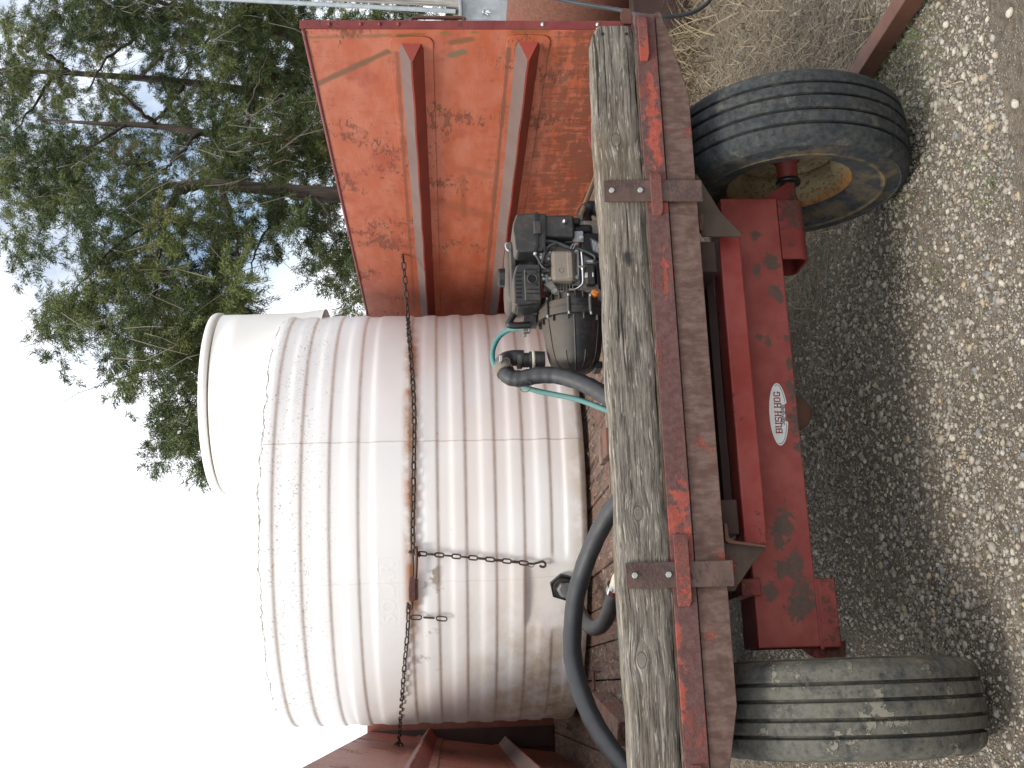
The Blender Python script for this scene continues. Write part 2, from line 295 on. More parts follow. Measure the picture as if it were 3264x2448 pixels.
def tank_mat():
    n = NT('white_poly'); x, y, z = n.xyz()
    dirt = n.attr('dirt').outputs['Fac']; f = n.noise(20, 6, .7); ang = n.math('ARCTAN2', x, n.math('MULTIPLY', y, -1))
    c = n.mix(n.rng(n.noise(2.2, 3, .5), .35, .7), (.90, .90, .90), (.86, .86, .86))
    # patchy pinkish tint from mid height down, warm stain in the grooves
    pk = n.math('MULTIPLY', n.rng(n.noise(1.6, 3, .5, n.mapv((1, 1, 2.2))), .40, .62), n.rng(z, 1.25, .55)); c = n.mix(n.math('MULTIPLY', pk, .35), c, (.84, .70, .63))
    c = n.mix(n.math('MULTIPLY', dirt, n.rng(f, .25, .7, .20, .75)), c, (.68, .47, .31))
    # rust wept under the chain
    zc = n.math('ABSOLUTE', n.math('SUBTRACT', z, .735)); ch = n.math('MULTIPLY', n.rng(zc, .05, .006), n.rng(n.noise(4, 5, .7), .33, .60)); ch = n.math('MULTIPLY', ch, n.math('MULTIPLY', n.rng(ang, .98, .7), n.rng(ang, -.75, -.5)))
    c = n.mix(n.math('MULTIPLY', ch, .95), c, (.44, .17, .04))
    sp = n.math('MULTIPLY', n.rng(n.noise(34, 4, .7, n.mapv((1, 1, .8))), .69, .74), n.rng(n.math('ABSOLUTE', n.math('SUBTRACT', z, .62)), .13, .02))
    c = n.mix(n.math('MULTIPLY', sp, .8), c, (.45, .17, .05))
    # dark smudges left of the binder, ochre grime towards the lower left
    sm = n.math('MULTIPLY', n.rng(n.noise(9, 4, .6, n.mapv((1, 1, 1), (1.2, 3, .3))), .56, .66), n.math('MULTIPLY', n.rng(n.math('ABSOLUTE', n.math('SUBTRACT', z, .68)), .09, .03), n.math('MULTIPLY', n.rng(ang, -.25, -.33), n.rng(ang, -.95, -.75))))
    c = n.mix(n.math('MULTIPLY', sm, .8), c, (.24, .19, .12))
    gr = n.math('MULTIPLY', n.rng(ang, -.15, -1.1), n.rng(z, .72, .05)); gr = n.math('MULTIPLY', gr, n.rng(n.noise(5, 6, .7, n.mapv((1, 1, 1.5))), .38, .68))
    c = n.mix(n.math('MULTIPLY', gr, .9), c, (.47, .35, .18))
    gr2 = n.math('MULTIPLY', n.rng(z, .10, .01), n.rng(n.noise(7, 5, .7), .3, .6)); c = n.mix(n.math('MULTIPLY', gr2, .6), c, (.42, .34, .20))
    # mould line under the shoulder, dust specks on the upper bands, hairline tank seam
    wob = n.math('MULTIPLY', n.math('SUBTRACT', n.noise(6, 6, .75, n.mapv((1, 1, .05))), .5), .09)
    cr = n.rng(n.math('ABSOLUTE', n.math('SUBTRACT', n.math('ADD', z, wob), 1.362)), .0055, .002); c = n.mix(n.math('MULTIPLY', cr, n.rng(n.noise(30, 3), .3, .6, .5, 1)), c, (.16, .14, .11))
    sw_ = n.math('MULTIPLY', n.math('SUBTRACT', n.noise(9, 4, .6, n.mapv((.01, .01, 1))), .5), .012)
    for a_, s_ in ((SEAM1, .6), (SEAM2, .15)): c = n.mix(n.math('MULTIPLY', n.rng(n.math('ABSOLUTE', n.math('SUBTRACT', n.math('ADD', ang, sw_), a_)), .0042, .0012), n.rng(n.noise(8, 5, .7), .3, .6, s_*.4, s_)), c, (.42, .29, .20))
    ds = n.math('MULTIPLY', n.rng(n.noise(95, 4, .75), .56, .64), n.math('MULTIPLY', n.rng(z, 1.0, 1.2), n.rng(n.noise(5, 6, .7, n.mapv((1, 1, 4))), .42, .54))); c = n.mix(n.math('MULTIPLY', ds, .75), c, (.26, .23, .18))
    d2 = n.rng(n.noise(160, 3, .7), .73, .76); c = n.mix(n.math('MULTIPLY', d2, .6), c, (.30, .22, .14))
    m_ = n.fin(c, .38, 0, n.bump(n.noise(12, 4), .002, .5))
    tr_ = n.t.nodes.new('ShaderNodeBsdfTranslucent'); n._in(tr_.inputs[0], n.mix(.0, c, (.9, .9, .9))); ms = n.t.nodes.new('ShaderNodeMixShader'); ms.inputs[0].default_value = .22
    n.t.links.new(n.b.outputs[0], ms.inputs[1]); n.t.links.new(tr_.outputs[0], ms.inputs[2]); n.t.links.new(ms.outputs[0], n.out.inputs[0])
    return m_
M['tank'] = tank_mat()
M['tank_plain'] = flat('white_poly_lid', (.80, .79, .76), .45, 0, .05, 6, .0006)

class MB:
    def __init__(s): s.v = []; s.f = []; s.sm = []
    def add(s, vs, fs, smooth=False):
        o = len(s.v); s.v += [tuple(v) for v in vs]; s.f += [tuple(i+o for i in f) for f in fs]; s.sm += [smooth]*len(fs)
        return s
    def box(s, lo, hi):
        x0, y0, z0 = lo; x1, y1, z1 = hi
        return s.hexa([(x0, y0, z0), (x1, y0, z0), (x1, y1, z0), (x0, y1, z0), (x0, y0, z1), (x1, y0, z1), (x1, y1, z1), (x0, y1, z1)])
    def hexa(s, p): return s.add(p, [(0, 3, 2, 1), (4, 5, 6, 7), (0, 1, 5, 4), (1, 2, 6, 5), (2, 3, 7, 6), (3, 0, 4, 7)])
    def obox(s, c, ax, ay, az):
        c = Vector(c); p = [c+i*ax+j*ay+k*az for k in (-1, 1) for i, j in ((-1, -1), (1, -1), (1, 1), (-1, 1))]
        return s.hexa([tuple(q) for q in p])
    def prism(s, poly, d):
        """poly: 3D points of one face, d: extrusion vector"""
        n = len(poly); d = Vector(d); vs = [tuple(Vector(p)) for p in poly]+[tuple(Vector(p)+d) for p in poly]
        return s.add(vs, [tuple(range(n))[::-1], tuple(range(n, 2*n))]+[(i, (i+1) % n, n+(i+1) % n, n+i) for i in range(n)])
    def tube(s, pts, r, n=10, caps=True, rr=None, smooth=True):
        pts = [Vector(p) for p in pts]; m = len(pts); up = None; vs = []
        for i, p in enumerate(pts):
            t = (pts[min(i+1, m-1)]-pts[max(i-1, 0)]).normalized()
            if up is None: up = t.orthogonal().normalized()
            up = (up-t*up.dot(t)).normalized(); b = t.cross(up); q = rr[i] if rr else r
            for k in range(n):
                a = 2*math.pi*k/n; vs.append(p+q*(math.cos(a)*up+math.sin(a)*b))
        fs = [(i*n+k, i*n+(k+1) % n, (i+1)*n+(k+1) % n, (i+1)*n+k) for i in range(m-1) for k in range(n)]
        s.add(vs, fs, smooth)
        if caps: s.add(vs[:n], [tuple(range(n))[::-1]]); s.add(vs[-n:], [tuple(range(n))])
        return s
    def lathe(s, prof, origin, axis='X', n=48, smooth=True, close=False, arc=None):
        """prof: (r, t) pairs, t along the axis"""
        o = Vector(origin); vs = []; a0, a1 = arc or (0, 2*math.pi); full = arc is None
        nn = n if full else n+1
        for r, t in prof:
            for k in range(nn):
                a = a0+(a1-a0)*k/n; c_, s_ = r*math.cos(a), r*math.sin(a)
                vs.append(o+Vector({'X': (t, c_, s_), 'Y': (c_, t, -s_), 'Z': (c_, s_, t)}[axis]))
        m = len(prof)
        fs = [(i*nn+k, i*nn+(k+1) % nn, (i+1)*nn+(k+1) % nn, (i+1)*nn+k) for i in range(m-1 if not close else m) for k in range(n) if True]
        if close: fs = [tuple(x % (m*nn) for x in f) for f in fs]
        return s.add(vs, fs, smooth)
    def build(s, name, mat, parent=None, bevel=0, seg=2, autos=None):
        root = parent
        while root is not None and root.parent is not None: root = root.parent
        off = Vector(root.location) if root is not None else Vector((0, 0, 0))
        me = bpy.data.meshes.new(name); me.from_pydata([tuple(Vector(v)-off) for v in s.v], [], s.f); me.update()
        me.polygons.foreach_set('use_smooth', s.sm)
        o = bpy.data.objects.new(name, me); C.objects.link(o); o.parent = parent
        if mat: me.materials.append(mat)
        if bevel:
            b = o.modifiers.new('bevel', 'BEVEL'); b.width = bevel; b.segments = seg; b.limit_method = 'ANGLE'; b.angle_limit = R_(35)
            me.polygons.foreach_set('use_smooth', [True]*len(me.polygons))
            b.harden_normals = True
        return o

def tag(o, label=None, cat=None, group=None, kind=None):
    if label: o['label'] = label
    if cat: o['category'] = cat
    if group: o['group'] = group
    if kind: o['kind'] = kind
    return o
def thing(name, loc, label, cat, group=None):
    o = bpy.data.objects.new(name, None); C.objects.link(o); o.location = loc; o.empty_display_size = .1
    return tag(o, label, cat, group)
def smooth_path(pts, n=8):
    pts = [Vector(p) for p in pts]; q = [2*pts[0]-pts[1]]+pts+[2*pts[-1]-pts[-2]]; out = []
    for i in range(1, len(q)-2):
        a, b, c, d = q[i-1:i+3]
        for k in range(n):
            t = k/n; out.append(.5*((2*b)+(-a+c)*t+(2*a-5*b+4*c-d)*t*t+(-a+3*b-3*c+d)*t**3))
    return out+[pts[-1]]
def np_mesh(name, V, Fc, mat, parent=None, attr=None, smooth=False):
    me = bpy.data.meshes.new(name); V = np.asarray(V, np.float32); Fc = np.asarray(Fc, np.int32); k = Fc.shape[1]
    me.vertices.add(len(V)); me.vertices.foreach_set('co', V.ravel())
    me.loops.add(Fc.size); me.loops.foreach_set('vertex_index', Fc.ravel())
    me.polygons.add(len(Fc)); me.polygons.foreach_set('loop_start', np.arange(0, Fc.size, k, dtype=np.int32))
    me.update(calc_edges=True)
    if smooth: me.polygons.foreach_set('use_smooth', np.ones(len(Fc), bool))
    if attr is not None:
        for an, av in attr.items():
            a = me.attributes.new(an, 'FLOAT', 'POINT'); a.data.foreach_set('value', np.asarray(av, np.float32))
    me.materials.append(mat); o = bpy.data.objects.new(name, me); C.objects.link(o); o.parent = parent
    return o

# ------------------------------------------------------------------ ground
_ph = rng.uniform(0, 6.28, (24, 2)); _fr = rng.normal(0, 1, (24, 2))
G0 = .05
def hgt(x, y):
    h = 0
    for i in range(24):
        f = 1.2*1.22**i; d = _fr[i]/np.linalg.norm(_fr[i]); h = h+np.sin((x*d[0]+y*d[1])*f+_ph[i, 0])/f
    return h*.012+G0
def grass_amt(x, y):
    """1 where dead grass, 0 where bare gravel"""
    e = 3.55+.35*np.sin(x*1.7+1)+.15*np.sin(x*5.1) + np.clip((1.75-x)*1.15, 0, 1.5)
    return np.clip((y-e)/.7+.25*np.sin(x*9+y*7), 0, 1)
def ground_mat():
    n = NT('gravel_dirt'); g = n.attr('grass').outputs['Fac']
    f1 = n.noise(2.5, 5, .6); f2 = n.noise(40, 7, .75)
    dirt = n.mix(n.rng(f1, .35, .65), (.16, .133, .102), (.235, .198, .155)); dirt = n.mix(n.rng(f2, .35, .65), dirt, (.080, .066, .050))
    vd = n.voro(110, out='Distance'); vc = n.voro(110, out='Color')
    hv = n.xyz(vc)
    peb = n.mix(hv[0], (.30, .26, .205), (.17, .145, .115)); peb = n.mix(n.rng(hv[1], .85, .9), peb, (.17, .18, .19))
    pm = n.math('MULTIPLY', n.rng(vd, .5, .38), n.rng(hv[2], .35, .45)); pm = n.math('MULTIPLY', pm, n.rng(g, .8, .2))
    c = n.mix(pm, dirt, peb)
    th = n.noise(30, 7, .75, n.mapv((1, 3, 1), (0, 0, 0), (0, 0, .5)))
    gr = n.mix(n.rng(th, .35, .65), (.075, .062, .047), (.20, .165, .12)); gr = n.mix(n.math('MULTIPLY', n.rng(n.noise(3, 5, .6), .55, .68), .5), gr, (.09, .10, .05))
    c = n.mix(g, c, gr)
    h = n.math('ADD', n.math('MULTIPLY', n.math('SUBTRACT', 1, vd), pm), n.math('MULTIPLY', f2, .8))
    return n.fin(c, .95, 0, n.bump(h, .012, .9), spec=.15)
xs = np.concatenate([-np.geomspace(150, 3, 14), np.arange(-2.4, 6.5, .045), np.geomspace(7, 200, 14)])
ys = np.concatenate([-np.geomspace(150, 3, 10), np.arange(-2, 2.4, .4), np.arange(2.5, 9, .045), np.geomspace(9.5, 400, 18)])
GX, GY = np.meshgrid(xs, ys); near = np.clip(1-np.hypot(GX-2, GY-5)/12, 0, 1)
GZ = np.where(near > 0, hgt(GX, GY), G0)
nx, ny = len(xs), len(ys); idx = np.arange(nx*ny).reshape(ny, nx)
fc = np.stack([idx[:-1, :-1], idx[:-1, 1:], idx[1:, 1:], idx[1:, :-1]], -1).reshape(-1, 4)
gobj = np_mesh('ground', np.stack([GX, GY, GZ], -1).reshape(-1, 3), fc, ground_mat(), attr={'grass': grass_amt(GX, GY).ravel()}, smooth=True)
tag(gobj, kind='structure')

# gravel: thousands of loose stones, real geometry
def ico():
    t = (1+5**.5)/2; v = np.array([(-1, t, 0), (1, t, 0), (-1, -t, 0), (1, -t, 0), (0, -1, t), (0, 1, t), (0, -1, -t), (0, 1, -t), (t, 0, -1), (t, 0, 1), (-t, 0, -1), (-t, 0, 1)], float)
    f = [(0, 11, 5), (0, 5, 1), (0, 1, 7), (0, 7, 10), (0, 10, 11), (1, 5, 9), (5, 11, 4), (11, 10, 2), (10, 7, 6), (7, 1, 8), (3, 9, 4), (3, 4, 2), (3, 2, 6), (3, 6, 8), (3, 8, 9), (4, 9, 5), (2, 4, 11), (6, 2, 10), (8, 6, 7), (9, 8, 1)]
    return v/np.linalg.norm(v[0]), np.array(f)
def octa():
    v = np.array([(1, 0, 0), (-1, 0, 0), (0, 1, 0), (0, -1, 0), (0, 0, 1), (0, 0, -1)], float)
    return v, np.array([(0, 2, 4), (2, 1, 4), (1, 3, 4), (3, 0, 4), (2, 0, 5), (1, 2, 5), (3, 1, 5), (0, 3, 5)])
def stone_mat():
    n = NT('stone'); t = n.attr('tone').outputs['Fac']; u = n.attr('hue').outputs['Fac']
    c = n.mix(t, (.15, .130, .107), (.48, .435, .365)); c = n.mix(n.rng(u, .92, .94), c, (.19, .20, .20)); c = n.mix(n.rng(u, .05, .03), c, (.38, .29, .18))
    c = n.mix(n.math('MULTIPLY', n.rng(n.noise(90, 5, .7), .4, .7), .4), c, (.16, .13, .10))
    return n.fin(c, .85, 0, n.bump(n.noise(120, 4), .001), spec=.25)
M['stone'] = stone_mat()
def scatter_stones(name, N, xr, yr, size, base, dens=None):
    bv, bf = base; x = rng.uniform(*xr, N); y = rng.uniform(*yr, N)
    keep = rng.uniform(0, 1, N) > grass_amt(x, y)*.93
    patch = .5+.5*np.sin(x*2.1+1.3*np.sin(y*1.7))*np.sin(y*2.6+x); patch = patch*(.6+.4*np.sin(x*7.3+3*np.sin(y*5.1))*np.sin(y*8.7-x*3)); keep &= rng.uniform(0, 1, N) < .30+.75*patch
    x, y = x[keep], y[keep]; n = len(x)
    s = size[0]*(size[1]/size[0])**(rng.uniform(0, 1, n)**2.9)
    V = bv[None]*s[:, None, None]*np.stack([rng.uniform(.75, 1.45, n), rng.uniform(.75, 1.2, n), rng.uniform(.5, .85, n)], -1)[:, None, :]
    V = V*(1+rng.normal(0, .16, (n, len(bv), 1)))
    a = rng.uniform(0, 6.28, n); ca, sa = np.cos(a), np.sin(a); tl = rng.normal(0, .35, n); ct, st = np.cos(tl), np.sin(tl)
    X, Y, Z = V[..., 0], V[..., 1], V[..., 2]; Y, Z = Y*ct[:, None]-Z*st[:, None], Y*st[:, None]+Z*ct[:, None]
    X, Y = X*ca[:, None]-Y*sa[:, None], X*sa[:, None]+Y*ca[:, None]
    W = np.stack([X+x[:, None], Y+y[:, None], Z+(hgt(x, y)+s*.18)[:, None]], -1).reshape(-1, 3)
    Fc = (bf[None]+(np.arange(n)*len(bv))[:, None, None]).reshape(-1, 3)
    tone = np.repeat(rng.beta(1.25, 1.7, n), len(bv)); hue = np.repeat(rng.uniform(0, 1, n), len(bv))
    o = np_mesh(name, W, Fc, M['stone'], attr={'tone': tone, 'hue': hue}); tag(o, kind='stuff'); return o
tag(scatter_stones('gravel', 110000, (-.7, 3.4), (2.7, 6.2), (.0036, .0125), ico()), 'loose pale gravel spread over the dirt round the wagon', 'gravel')
tag(scatter_stones('fine_gravel', 90000, (-.7, 3.4), (2.7, 5.6), (.0022, .006), octa()), 'fine grit between the larger gravel', 'gravel')
def subdiv_ico():
    v, f = ico(); v = list(map(tuple, v)); cache = {}; nf = []
    def mid(a, b):
        k = (min(a, b), max(a, b))
        if k not in cache: m = np.array(v[a])+np.array(v[b]); v.append(tuple(m/np.linalg.norm(m))); cache[k] = len(v)-1
        return cache[k]
    for a, b, c in f: x, y, z = mid(a, b), mid(b, c), mid(c, a); nf += [(a, x, z), (b, y, x), (c, z, y), (x, y, z)]
    return np.array(v), np.array(nf)
BIG = [(2760, 1250, .030, 'dull brown stone'), (3010, 1400, .032, 'angular grey stone'), (3045, 1395, .028, 'pale angular stone'), (3160, 1745, .036, 'pinkish brown stone'), (3075, 170, .024, 'white stone'), (3018, 78, .028, 'white angular stone'),
       (3228, 330, .032, 'large white rounded stone'), (2625, 995, .026, 'grey rounded stone'), (2715, 1700, .018, 'grey stone'), (2875, 2030, .024, 'grey-white stone'), (2960, 1150, .022, 'blue-grey stone'), (3020, 2150, .018, 'pale stone'), (3040, 163, .02, 'small white stone'), (2895, 1230, .022, 'grey oval stone'), (3220, 40, .03, 'pale stone'), (2990, 1320, .024, 'tan stone')]
sv, sf = subdiv_ico()
WH = {0: 'in the open gravel', 1: ''}
where = ['beyond the axle, in the shade', 'in the gravel before the axle', 'beside the angular grey stone', 'alone in the pale gravel', 'in the gravel right of the right wheel', 'right of the rusty tube', 'in front of the right wheel', 'in the dead grass under the axle', 'under the axle near the left wheel', 'beside the inside of the left wheel', 'in the gravel between the wheels', 'in the gravel in front of the left wheel', 'next to the white angular stone', 'at the edge of the wagon shade', 'at the far right edge of the gravel', 'in front of the oval decal']
for (px, py, s_, lb), wh in zip(BIG, where):
    p = P(px, py, Z=G0); s_ *= .44; j = sv*(1+rng.normal(0, .10, (len(sv), 1)))*s_*np.array([1.2, .95, .72]); a = rng.uniform(0, 6)
    j = j@np.array([[math.cos(a), math.sin(a), 0], [-math.sin(a), math.cos(a), 0], [0, 0, 1]])
    white = 'white' in lb or 'pale' in lb
    o = np_mesh('stone', j, sf, M['stone'], attr={'tone': np.full(len(sv), .95 if white else .45), 'hue': np.full(len(sv), .88 if 'blue' in lb else .5)})
    o.location = (p.x, p.y, float(hgt(p.x, p.y))+s_*.35); tag(o, lb+' '+wh, 'stone', 'larger stones lying in the gravel')

# dead grass and green tufts
def blades(name, N, pts, hmin, hmax, wdt, flatness, mat, seg=2, clump=0):
    x, y = pts; n = len(x); a = rng.uniform(0, 6.28, n); ln = rng.uniform(hmin, hmax, n); w_ = wdt*rng.uniform(.6, 1.4, n)
    el = np.clip(rng.normal(flatness, .35, n), .03, 1.5); dx, dy = np.cos(a), np.sin(a); z0 = hgt(x, y)+.002+rng.uniform(0, .012, n)
    rows = []
    for k in range(seg+1):
        t = k/seg; e2 = el*(1-.6*t); px_ = x+dx*ln*t*np.cos(e2); py_ = y+dy*ln*t*np.cos(e2); pz = z0+ln*np.sin(el)*(t-.35*t*t)
        ww = w_*(1-.8*t); rows += [np.stack([px_-dy*ww, py_+dx*ww, pz], -1), np.stack([px_+dy*ww, py_-dx*ww, pz], -1)]
    V = np.stack(rows, 1).reshape(-1, 3); base = np.arange(n)*(2*(seg+1)); Fc = []
    for k in range(seg): Fc.append(np.stack([base+2*k, base+2*k+1, base+2*k+3, base+2*k+2], -1))
    tone = np.repeat(rng.uniform(0, 1, n), 2*(seg+1))
    return np_mesh(name, V, np.concatenate(Fc), mat, attr={'tone': tone})
def blade_mat(name, a, b):
    n = NT(name); t = n.attr('tone').outputs['Fac']; return n.fin(n.mix(t, a, b), .8, spec=.2)
M['straw'] = blade_mat('dead_grass', (.15, .118, .08), (.42, .34, .22)); M['green'] = blade_mat('green_grass', (.035, .075, .02), (.11, .16, .05))
M['thatch'] = blade_mat('grey_thatch', (.085, .072, .056), (.30, .255, .195))
def pick(N, xr, yr, fn):
    x = rng.uniform(*xr, N); y = rng.uniform(*yr, N); k = rng.uniform(0, 1, N) < fn(x, y); return x[k], y[k]
g1 = blades('dead_grass', 0, pick(120000, (-.6, 6.5), (3.2, 9), lambda x, y: grass_amt(x, y)), .03, .11, .0019, .3, M['thatch'])
tag(g1, 'flattened grey dead grass beyond the gravel', 'grass', kind='stuff')
g2 = blades('straw_stems', 0, pick(26000, (1.6, 6.5), (3.4, 8), lambda x, y: grass_amt(x, y)*.8), .05, .18, .0016, .22, M['straw'])
tag(g2, 'pale straw stems lying over the dead grass', 'grass', kind='stuff')
hx, hy = rng.normal(4.5, .7, 16000), rng.normal(6.9, .6, 16000)
g3 = blades('straw_clump', 0, (hx, hy), .10, .45, .0032, .65, M['straw'], 3); tag(g3, 'thick clump of yellow straw behind the right wagon corner', 'grass', kind='stuff')
tx, ty = [], []
for px, py, k, sp in [(2960, 50, 60, .05), (2905, 140, 90, .05), (2780, 180, 120, .07), (2960, 320, 60, .04), (2880, 260, 120, .10), (2900, 620, 60, .06), (3000, 880, 30, .03), (2290, 330, 80, .2), (2560, 100, 150, .3), (2900, 420, 160, .12), (2860, 330, 140, .1), (2850, 960, 80, .09), (3180, 590, 40, .05), (2550, 2040, 20, .06)]:
    p = P(px, py, Z=G0); tx.append(rng.normal(p.x, sp*1.3, k)); ty.append(rng.normal(p.y, sp*1.3, k))
g4 = blades('green_grass', 0, (np.concatenate(tx), np.concatenate(ty)), .02, .06, .0011, .7, M['green']); tag(g4, 'sparse green grass sprouts round the right wheel', 'grass', kind='stuff')
g5 = blades('grass_litter', 0, pick(2600, (-.6, 3.2), (2.8, 5.6), lambda x, y: .9*(1-grass_amt(x, y))), .02, .07, .0011, .12, M['straw']); tag(g5, 'loose straw bits scattered over the gravel', 'straw', kind='stuff')

# ------------------------------------------------------------------ wagon
WX, WY0, WY1, FZ, TZ = 2.0, 3.10, 6.9, 1.0, 2.03
wagon = thing('farm_wagon', (.82, 3.05, 0), 'rusty orange steel sided farm wagon carrying the white tank, seen from its end', 'wagon')
# floor of boards running lengthwise
M['board'] = wood_mat('floor_board_wood', (.21, .155, .125), (.08, .058, .047), 'Y', red=.4)
fl = MB().box((-.45, 3.17, .93), (WX, WY1, .955)).build('floor', M['under'], wagon)
bx = np.linspace(-.41, WX-.02, 18); bme = None
for i in range(17):
    b = MB().box((bx[i]+.002, 3.165+random.uniform(0, .004), .957), (bx[i+1]-.003, WY1-.01, FZ+random.uniform(-.003, .002))).build('floor_board', M['board'], fl, .003, 1)
# right wall
def yz(px, py, X): p = P(px, py, X=X); return (p.y-3.05, p.z)
segR = [(yz(1235, 165, 2.0), yz(985, 280, 2.0), .020, (.14, .075, .03), .85),
        (yz(1265, 165, 2.0), yz(1322, 998, 2.0), .010, (.15, .06, .03), .6), (yz(1622, 150, 2.0), yz(1540, 998, 2.0), .012, (.15, .065, .035), .75),
        (yz(1270, 112, 2.0), yz(1350, 108, 2.0), .010, (.15, .09, .03), .8), (yz(1640, 100, 2.0), yz(1740, 96, 2.0), .018, (.20, .09, .03), .8),
        (yz(985, 120, 2.0), yz(1240, 112, 2.0), .012, (.17, .09, .03), .6), (yz(980, 125, 2.0), yz(1130, 816, 2.0), .006, (.17, .08, .03), .6),
        (yz(1440, 135, 2.0), yz(1500, 125, 2.0), .022, (.12, .075, .02), .7), (yz(1440, 175, 2.0), yz(1475, 165, 2.0), .024, (.12, .12, .07), .8),
        (yz(1410, 106, 2.0), yz(1425, 106, 2.0), .014, (.20, .12, .03), .9), (yz(1508, 103, 2.0), yz(1520, 103, 2.0), .012, (.20, .12, .03), .9),
        (yz(1485, 367, 2.0), yz(1489, 367, 2.0), .011, (.10, .05, .03), .9), (yz(1478, 690, 2.0), yz(1475, 560, 2.0), .018, (.22, .07, .03), .5),
        (yz(1420, 650, 2.0), yz(1560, 690, 2.0), .06, (.26, .08, .035), .45), (yz(1480, 540, 2.0), yz(1560, 560, 2.0), .04, (.26, .07, .035), .4)]
M['wallR'] = wall_mat('orange_wall_paint', segR)
wr = MB().box((WX, WY0, .94), (WX+.004, WY1, TZ)).build('side_wall', M['wallR'], wagon)
wr['label'] = 'bright orange right side wall with two ribs'
zc = [P(1307, 118, X=1.95).z, P(1691, 133, X=1.95).z]
def rib(wallfn, sgn, z0, ya, yb, parent, hw=.042, dp=.052):
    """V rib pressed towards the load, its near end hipped; wallfn(z) -> X of the wall"""
    def q(y, z, d): return (wallfn(z)-sgn*d, y, z)
    m = MB(); N = 30; vs = []
    for i in range(N+1):
        y = ya+.03+(yb-ya-.03)*i/N; jz = .0012*math.sin(i*1.9); vs += [q(y, z0+hw, 0), q(y, z0+.003+jz, dp), q(y, z0-.003+jz, dp), q(y, z0-hw, 0)]
    fs = []
    for i in range(N):
        for k in range(3): a = i*4+k; fs.append((a, a+1, a+5, a+4) if sgn > 0 else (a, a+4, a+5, a+1))
    o = len(vs); vs += [q(ya, z0+hw*.8, 0), q(ya, z0-hw*.8, 0)]
    e = [(o, 1, 0), (o, o+1, 2, 1), (o+1, 3, 2)]
    fs += e if sgn > 0 else [t[::-1] for t in e]
    m.add(vs, fs); m.build('rib', M['rib'], parent)
    # pressed flange round the rib, 3 mm proud with rounded near corners
    y1 = ya-.035; r = .03; ol = [(yb, z0+hw+.028), (y1+r, z0+hw+.028), (y1+.009, z0+hw+.019), (y1, z0+hw-.002), (y1, z0-hw+.002), (y1+.009, z0-hw-.019), (y1+r, z0-hw-.028), (yb, z0-hw-.028)]
    MB().prism([q(y, z, .0005) for y, z in ol], (-sgn*.0035, 0, 0)).build('rib_flange', M['wallR'] if sgn > 0 else M['wallL'], parent, .001, 1)
rib(lambda z: WX, 1, zc[0], 3.165, WY1-.02, wr); rib(lambda z: WX, 1, zc[1], 3.155, WY1-.02, wr)
MB().tube([(WX+.002, WY0, TZ), (WX+.002, WY1, TZ)], .007, 8).build('top_rail', M['flange'], wr)
# left wall, leaning a little
XL = lambda z: -.23-.145*(2.03-z)
M['wallL'] = wall_mat('dull_orange_wall_paint', [], (.27, .068, .042), (.30, .105, .07), .40)  # darker, duller tones than the right wall paint
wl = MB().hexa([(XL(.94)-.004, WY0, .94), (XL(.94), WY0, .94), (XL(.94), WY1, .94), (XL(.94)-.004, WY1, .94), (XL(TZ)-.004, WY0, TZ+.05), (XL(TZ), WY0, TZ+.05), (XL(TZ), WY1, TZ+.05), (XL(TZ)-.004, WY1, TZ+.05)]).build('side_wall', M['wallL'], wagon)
wl['label'] = 'dull darker orange left side wall'
rib(XL, -1, 1.73, 3.165, WY1-.02, wl, .045, .055); rib(XL, -1, 1.29, 3.155, WY1-.02, wl, .045, .055)
# far end wall with its dark corner post
we = MB().box((-.46, WY1, .95), (WX, WY1+.005, TZ+.07)).build('end_wall', M['wallL'], wagon)
MB().box((XL(1.0)+.03, WY1-.05, FZ+.002), (XL(1.0)+.15, WY1-.004, TZ+.06)).build('corner_post', M['under'], we, .004)
MB().box((WX-.10, WY1-.05, FZ+.002), (WX-.003, WY1-.004, TZ)).build('corner_post', M['under'], we, .004)
# flange, hook rod, bracket at the near end of the right wall
m = MB(); m.box((WX+.006, WY0-.002, .995), (WX+.036, WY0+.003, TZ+.012)); m.box((WX+.004, WY0-.004, .995), (WX+.008, WY0+.05, TZ-.03)); fg = m.build('wall_flange', M['flange'], wagon, .0015, 1)
for px in (1150, 1270, 1730, 1905, 1210, 1050):
    p = P(px, 90, Y=WY0); MB().lathe([(0, -.006), (.005, -.005), (.007, 0)], (WX+.021, WY0-.003, p.z), 'Y', 8).build('bolt', M['bolt'] if px > 1700 else M['flange'], fg)
p0, p1 = P(1312, 68, Y=3.16), P(1478, 52, Y=3.13); hx_ = WX+.045
MB().tube([(WX+.02, 3.12, p0.z-.002), (hx_+.01, 3.12, p0.z), (hx_+.014, 3.12, p0.z-.012), (hx_+.014, 3.12, p1.z+.01), (hx_+.012, 3.12, p1.z), (WX+.02, 3.12, p1.z-.001)], .0065, 8).build('hook_rod', M['tube_rust'], wagon)
pz = P(1975, 50, Y=3.1).z; pz2 = P(2012, 50, Y=3.1).z
MB().prism([(WX+.02, 3.09, pz2), (WX+.075, 3.09, pz2), (WX+.078, 3.09, pz2+.02), (WX+.07, 3.09, pz-.004), (WX+.04, 3.09, pz), (WX+.02, 3.09, pz-.01)], (0, .006, 0)).build('corner_bracket', M['tube_rust'], wagon, .002, 1)
